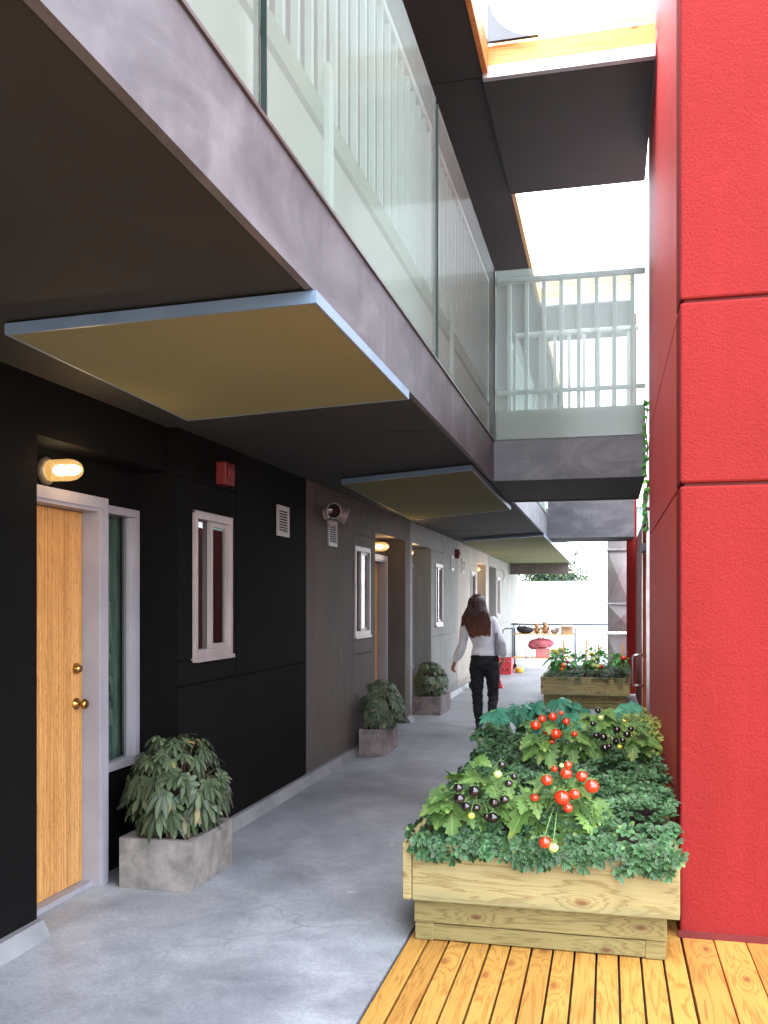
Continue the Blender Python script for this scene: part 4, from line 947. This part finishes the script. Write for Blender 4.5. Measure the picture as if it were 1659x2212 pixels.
g.tube([a.lerp(b, .62) + V((0, -.03, 0)), b + V((0, .0, .02)), b + V((.01, .06, -.01)), b + V((.012, .11, -.004))], .03, 14, ell=[(.03, .03), (.034, .04), (.026, .038), (.012, .024)], ref=(0, 0, 1))
o = put('boot', g, m_boot, pt); bake(o, ('REMESH', dict(mode='VOXEL', voxel_size=.006)), ('SMOOTH', dict(iterations=3, factor=.5)))
# hair: cap and long fall, then strands
g = G(); n = 26
secs_h = [(672, 196, .02, .02), (672, 208, .055, .06), (668, 250, .09, .098), (666, 300, .102, .112), (668, 380, .115, .11), (668, 440, .135, .10), (660, 500, .158, .085), (672, 580, .168, .07), (692, 650, .150, .06), (705, 720, .138, .05), (712, 765, .130, .035), (714, 785, .118, .012)]
vs = []
for (x, y, rx, ry) in secs_h:
    c = z2(x, y, -.028 if y < 420 else -.075)
    for j in range(n):
        q = 2 * math.pi * j / n; f = 1.0
        yy = ry * math.sin(q)
        if y > 240 and math.sin(q) > .35: yy = ry * .35 + (-.02 if y > 420 else 0)       # open in front
        st = 1 + .035 * math.sin(q * 9 + y * .004) + .02 * math.sin(q * 17)
        vs.append(c + V((rx * math.cos(q) * st, yy * st, 0)))
k = len(secs_h); fs = [(i * n + j, i * n + (j + 1) % n, (i + 1) * n + (j + 1) % n, (i + 1) * n + j) for i in range(k - 1) for j in range(n)]
fs += [tuple(range(n - 1, -1, -1)), tuple((k - 1) * n + j for j in range(n))]
g.add(vs, fs, True)
for s in range(70):
    q = rnd.uniform(3.3, 6.1); pts = []; rr = []
    for i in range(2, k):
        x, y, rx, ry = secs_h[i]; c = z2(x, y, -.028 if y < 420 else -.075); e1 = 1.02 + .03 * math.sin(s * 3 + i * .5)
        pts.append(c + V((rx * math.cos(q) * e1, ry * math.sin(q) * e1, 0 if i < k - 1 else rnd.uniform(-.02, .015)))); rr.append(.006 * (1 - i / k * .5))
    g.tube(pts, rr, 5)
for s in range(14):   # loose locks over her left shoulder
    a = rnd.uniform(-.02, .03); g.tube([z2(580 + a * 400, 320, -.06), z2(530 + a * 500, 430, -.08), z2(478 + a * 500, 520, -.075), z2(462 + a * 600, 610 + rnd.uniform(0, 50), -.06)], [.014, .016, .012, .003], 6)
put('hair', g, m_hair, pt)
g = G(); p = z2(940, 850, .0); g.bev(p.x - .02, p.x + .035, p.y - .09, p.y + .13, p.z - .17, p.z + .11, .018); put('shoulder_bag', g, m_bag, None, label='slim grey bag tucked under the right arm of the woman', cat='bag')

# ================================================================== THE FAR END
def barrail(x0, x1, y):
    t = thing('end_railing', ((x0 + x1) / 2, y, 0), 'dark barred railing closing the far end of the walkway', 'railing')
    g = G(); g.bev(x0, x1, y - .03, y + .03, .93, .985, .006); put('top_rail', g, m_darkrail, t)
    g = G(); g.bev(x0, x1, y - .02, y + .02, .08, .11, .004); put('bottom_rail', g, m_darkrail, t)
    x = x0 + .05
    while x < x1: 
        g = G(); g.box(x, x + .022, y - .011, y + .011, .111, .929); put('baluster', g, m_darkrail, t); x += .155
barrail(-2.5, .5, 24.75)
# metal duct
t = thing('metal_duct', (.13, 17.3, 0), 'tall galvanised sheet-metal duct with cross-creased panels beside the far planter', 'duct')
def creased(x0, x1, y0, y1, z0, z1, dep=.05):
    g = G(); g.box(x0, x1, y0 + .001, y1, z0, z1); cx, cz = (x0 + x1) / 2, (z0 + z1) / 2
    g.add([(x0, y0, z0), (x1, y0, z0), (x1, y0, z1), (x0, y0, z1), (cx, y0 - dep, cz)], [(0, 1, 4), (1, 2, 4), (2, 3, 4), (3, 0, 4)]); return g
for a, b, x0, x1 in ((0.0, .95, -.02, .36), (1.02, 1.5, -.02, .44), (1.51, 2.45, -.02, .36), (2.47, 3.4, -.02, .36)):
    put('duct_section', creased(x0, x1, 17.0, 17.4, a, b), m_duct, t)
for z in (.955, 1.5, 2.452):
    g = G(); g.bev(-.04, .385, 16.97, 17.42, z, z + .03, .004); put('flange', g, m_steel, t)
# service cart
ct = thing('service_cart', (-1.3, 21.6, 0), 'wheeled metal cart with two shelves at the far end, loaded with bags and toys', 'cart')
x0, x1, y0, y1 = -2.15, -.72, 21.35, 21.9
for a in (x0, x1 - .03):
    for b in (y0, y1 - .03):
        g = G(); g.tube([(a + .015, b + .015, .1), (a + .015, b + .015, .95)], .016, 8); put('leg', g, m_darkrail, ct)
        g = G(); g.lathe((a + .015, b - .005, .052), (0, 1, 0), [(0, 0), (.045, 0), (.05, .006), (.05, .034), (.045, .04), (0, .04)]); put('wheel', g, m_reveal, ct)
for z, w in ((.80, m_timber), (.26, m_timber)):
    g = G(); g.bev(x0 + .02, x1 - .02, y0 + .02, y1 - .02, z, z + .02, .004); put('shelf', g, w, ct)
g = G(); g.tube([(x0 - .0, y0, .94), (x0 - .14, y0, .94), (x0 - .2, y0, .9), (x0 - .22, y0, .5)], .014, 8); g.tube([(x0, y0, .95), (x0, y1, .95)], .014, 8); put('handle', g, m_darkrail, ct)
def single(name, g, mt, label, cat, group=None): return put(name, g, mt, None, label=label, cat=cat, group=group)
m_pinkb = M('pink_fabric', (.55, .15, .18), (.42, .1, .13), 6, .8); m_plush = M('brown_plush', (.45, .25, .13), (.3, .15, .07), 20, .9, bs=.6); m_card = M('cardboard', (.55, .38, .25), rough=.8)
m_crate = M('red_plastic', (.60, .05, .06), rough=.35); m_ytoy = M('yellow_plastic', (.8, .45, .02), rough=.3); m_bluep = M('blue_box', (.10, .28, .5), rough=.5); m_pinkp = M('pink_box', (.7, .25, .25), rough=.5)
g = G(); g.ball((-1.86, 21.6, .90), (.19, .17, .085)); g.ball((-1.98, 21.55, .93), (.08, .1, .07)); g.tube([(-1.98, 21.5, .94), (-1.9, 21.45, 1.0), (-1.78, 21.5, .94)], .012, 6); single('duffel_bag', g, m_reveal, 'black duffel bag on the left of the cart top', 'bag')
def plush(x, s, lab):
    g = G(); g.ball((x, 21.6, .82 + .09 * s), (.075 * s, .07 * s, .09 * s)); g.ball((x, 21.57, .82 + .21 * s), (.062 * s, .06 * s, .058 * s))
    for q in (-1, 1): g.ball((x + .05 * q * s, 21.58, .82 + .265 * s), .022 * s); g.ball((x + .07 * q * s, 21.54, .82 + .04 * s), (.03 * s, .055 * s, .03 * s)); g.ball((x + .08 * q * s, 21.56, .82 + .13 * s), (.025 * s, .03 * s, .05 * s))
    g.ball((x, 21.515, .82 + .195 * s), (.028 * s, .02 * s, .02 * s)); single('plush_toy', g, m_plush, lab, 'plush toy', 'plush toys on the cart')
plush(-1.60, .85, 'small brown plush toy beside the black duffel bag on the cart'); plush(-1.41, 1.0, 'larger brown plush toy in the middle of the cart top')
g = G(); g.ball((-1.2, 21.58, .88), (.1, .1, .06)); g.ball((-1.12, 21.5, .93), (.05, .05, .05)); single('cloth_bundle', g, m_cream, 'cream cloth bundle between plush toy and cardboard box', 'cloth')
g = G(); g.bev(-1.05, -.78, 21.45, 21.75, .822, 1.02, .006); g.hexa([(-1.05, 21.44, 1.015), (-.78, 21.44, 1.015), (-.78, 21.33, .99), (-1.05, 21.33, .99), (-1.05, 21.44, 1.02), (-.78, 21.44, 1.02), (-.78, 21.33, .995), (-1.05, 21.33, .995)]); single('cardboard_box', g, m_card, 'brown cardboard box on the right of the cart top', 'box')
g = G(); g.ball((-1.5, 21.6, .60), (.3, .2, .12)); g.ball((-1.66, 21.6, .55), (.15, .17, .1)); g.tube([(-1.6, 21.5, .68), (-1.5, 21.5, .76), (-1.4, 21.5, .68)], .012, 6); single('pink_bag', g, m_pinkb, 'round pink bag piled on the lower shelf of the cart', 'bag')
g = G(); g.bev(-1.62, -1.30, 21.42, 21.75, .281, .48, .01); g.tube([(-1.60, 21.41, .46), (-1.58, 21.41, .54), (-1.34, 21.41, .54), (-1.32, 21.41, .46)], .012, 6); single('toy_case', g, m_pinkp, 'pink case with a handle on the lower shelf of the cart', 'case')
g = G(); g.bev(-1.22, -1.0, 21.42, 21.7, .281, .44, .008); g.box(-1.225, -.995, 21.415, 21.705, .4, .415); single('blue_box', g, m_bluep, 'small blue box on the lower shelf beside the pink case', 'box')
g = G(); g.tube([(-1.9, 20.5, .005), (-1.9, 20.5, .1)], [.08, .095], 12); g.tube([(-1.98, 20.5, .1), (-1.96, 20.5, .15), (-1.84, 20.5, .15), (-1.82, 20.5, .1)], .006, 6); single('toy_bucket', g, m_ytoy, 'yellow toy bucket on the floor in front of the cart', 'bucket')
def crate(x, y, w, dd, h, z, lab):
    hs = [(x + .02, x + w - .02, y + .02, y + dd - .02, z + .02, 9)] + [(x + .04 + k * (w - .04) / 4, x + (k + 1) * (w - .04) / 4, y - 1, y + dd + 1, z + h * .45, z + h * .7) for k in range(4)]
    g = G().solid((x, x + w, y, y + dd, z, z + h), hs); single('crate', g, m_crate, lab, 'crate', 'red plastic crates')
crate(-2.44, 19.9, .42, .4, .17, .002, 'lower of the two red plastic crates behind the woman'); crate(-2.43, 19.9, .42, .4, .17, .176, 'upper of the two red plastic crates behind the woman')
g = G(); g.tube([(-1.97, 16.8, .03), (-1.97, 16.8, .34), (-1.97, 16.8, .36)], [.11, .03, .02], 14); g.box(-2.1, -1.84, 16.67, 16.93, .002, .03); single('traffic_cone', g, m_crate, 'small red cone on the floor seen between the legs of the woman', 'cone')
g = G(); g.ball((-2.35, 16.4, .06), (.06, .13, .055)); g.ball((-2.35, 16.3, .09), (.05, .06, .06)); single('shoe', g, m_reveal, 'dark shoe left on the floor against the pinkish wall', 'shoe')
# bright world beyond the railing
m_bright = M('white_painted_wall', (.9, .9, .9), (.86, .87, .88), 1, .7)
g = G(); g.box(-9, 9, 30, 30.2, -.05, 2.15); g.bev(-9.02, 9.02, 29.97, 30.23, 2.151, 2.2, .01); put('white_boundary_wall', g, m_bright, None, label='long white boundary wall beyond the end railing', cat='wall')
g = G(); g.box(-14, 14, 26.9, 30, -.059, -.02); put('yard', g, m_bright2 if 'm_bright2' in globals() else M('pale_paving', (.62, .64, .56), (.5, .54, .42), 2, .8), kind='structure')
t = thing('pale_building', (3, 46, 0), 'pale rendered building with dark windows beyond the white wall', 'building')
g = G().solid((-4, 16, 44, 54, -.05, 8.5), [(-3.2 + 3.3 * k, -1.6 + 3.3 * k, 43, 44.3, z, z + 1.5) for k in range(6) for z in (1.4, 4.4)]); put('wall', g, m_bright, t)
for k in range(6):
    for z in (1.4, 4.4):
        g = G(); g.box(-3.2 + 3.3 * k, -1.6 + 3.3 * k, 44.25, 44.29, z, z + 1.5); put('window', g, m_darkglass if 'm_darkglass' in globals() else (globals().__setitem__('m_darkglass', M('far_glass', (.15, .22, .22), rough=.15)) or m_darkglass), t)
g = G(); g.box(-4.3, 16.3, 43.7, 54.3, 8.501, 8.8); put('roof', g, m_grey, t)
rnd = random.Random(4)
m_far = leafmat('far_foliage', (.05, .10, .04), (.02, .05, .02), (.1, .15, .06), None, .6, 0)
def tree(x, y, h, r, lab):
    t = thing('tree', (x, y, 0), lab, 'tree', 'trees beyond the white wall'); g = G()
    g.tube([(x, y, -.06), (x + .05, y, h * .3), (x - .05, y, h * .6), (x, y, h * .85)], [.16, .13, .09, .03], 9)
    for k in range(7):
        a = k * .9; g.tube([(x, y, h * (.35 + .05 * k)), (x + math.cos(a) * r * .4, y + math.sin(a) * r * .4, h * (.5 + .05 * k)), (x + math.cos(a) * r * .8, y + math.sin(a) * r * .8, h * (.58 + .05 * k))], [.06, .04, .015], 6)
    put('trunk', g, m_brown, t); g = G()
    cl = [(V((x + rnd.uniform(-1, 1) * r * .7, y + rnd.uniform(-1, 1) * r * .7, h * rnd.uniform(.45, 1.0))), rnd.uniform(.3, .55) * r) for _ in range(16)]
    for k in range(3200):
        c, q = cl[rnd.randrange(16)]; v = rv().normalized() * (q * rnd.random() ** .4)
        leaf(g, c + v, v + rv(.5), V((0, 0, 1)), .16, .05, [(0, .1), (.5, 1), (1, .05)], .2, .3)
    put('crown', g, m_far, t)
tree(-4.5, 34, 4.2, 1.6, 'bushy green tree behind the white wall, left of the view down the walkway')
tree(-2.1, 35.5, 3.6, 1.5, 'lower green tree behind the white wall, beside the bushy one')

# ================================================================== SKY, SUN, CAMERA
w = bpy.data.worlds.new('World'); sc.world = w; w.use_nodes = True; nt = w.node_tree
sky = nn(nt, 'ShaderNodeTexSky', sky_type='NISHITA'); sky.sun_disc = False
sd = V((-.21, -.5, 1)).normalized(); EL = math.asin(sd.z); AZ = math.atan2(sd.x, sd.y)      # high, behind the camera
sky.sun_elevation = EL; sky.sun_rotation = AZ
sky.air_density = 1.0; sky.dust_density = 3.0; sky.ozone_density = 1.0
bg = nt.nodes['Background']; nt.links.new(mixc(nt, .65, sky.outputs[0], (6.6, 6.9, 7.3)), bg.inputs[0])   # thin bright overcast over the blue; bg.inputs[1].default_value = .15
L = bpy.data.lights.new('sun', 'SUN'); L.energy = 2.2; L.angle = R(16); L.color = (1, .95, .88)
o = bpy.data.objects.new('sun', L); C.objects.link(o); o.rotation_euler = (-sd).to_track_quat('-Z', 'Y').to_euler(); o.location = (0, 0, 12)
cam = bpy.data.cameras.new('camera'); co = bpy.data.objects.new('camera', cam); C.objects.link(co); sc.camera = co
co.location = (0, 0, CH); co.rotation_euler = (R(90), 0, TH)
cam.sensor_fit = 'VERTICAL'; cam.sensor_height = 24; cam.lens = 24 * 2010 / 2212.0
cam.shift_y = (1300 - 1106) / 2212.0; cam.clip_end = 1000; cam.clip_start = .05
sc.view_settings.view_transform = 'Standard'; sc.view_settings.look = 'None'; sc.view_settings.exposure = .5; sc.view_settings.gamma = 1
sc.cycles.use_denoising = True; sc.cycles.max_bounces = 8; sc.cycles.diffuse_bounces = 5; sc.cycles.transparent_max_bounces = 12
sc.cycles.sample_clamp_indirect = 6
for o in bpy.data.objects:
    if '_o' in o: del o['_o']
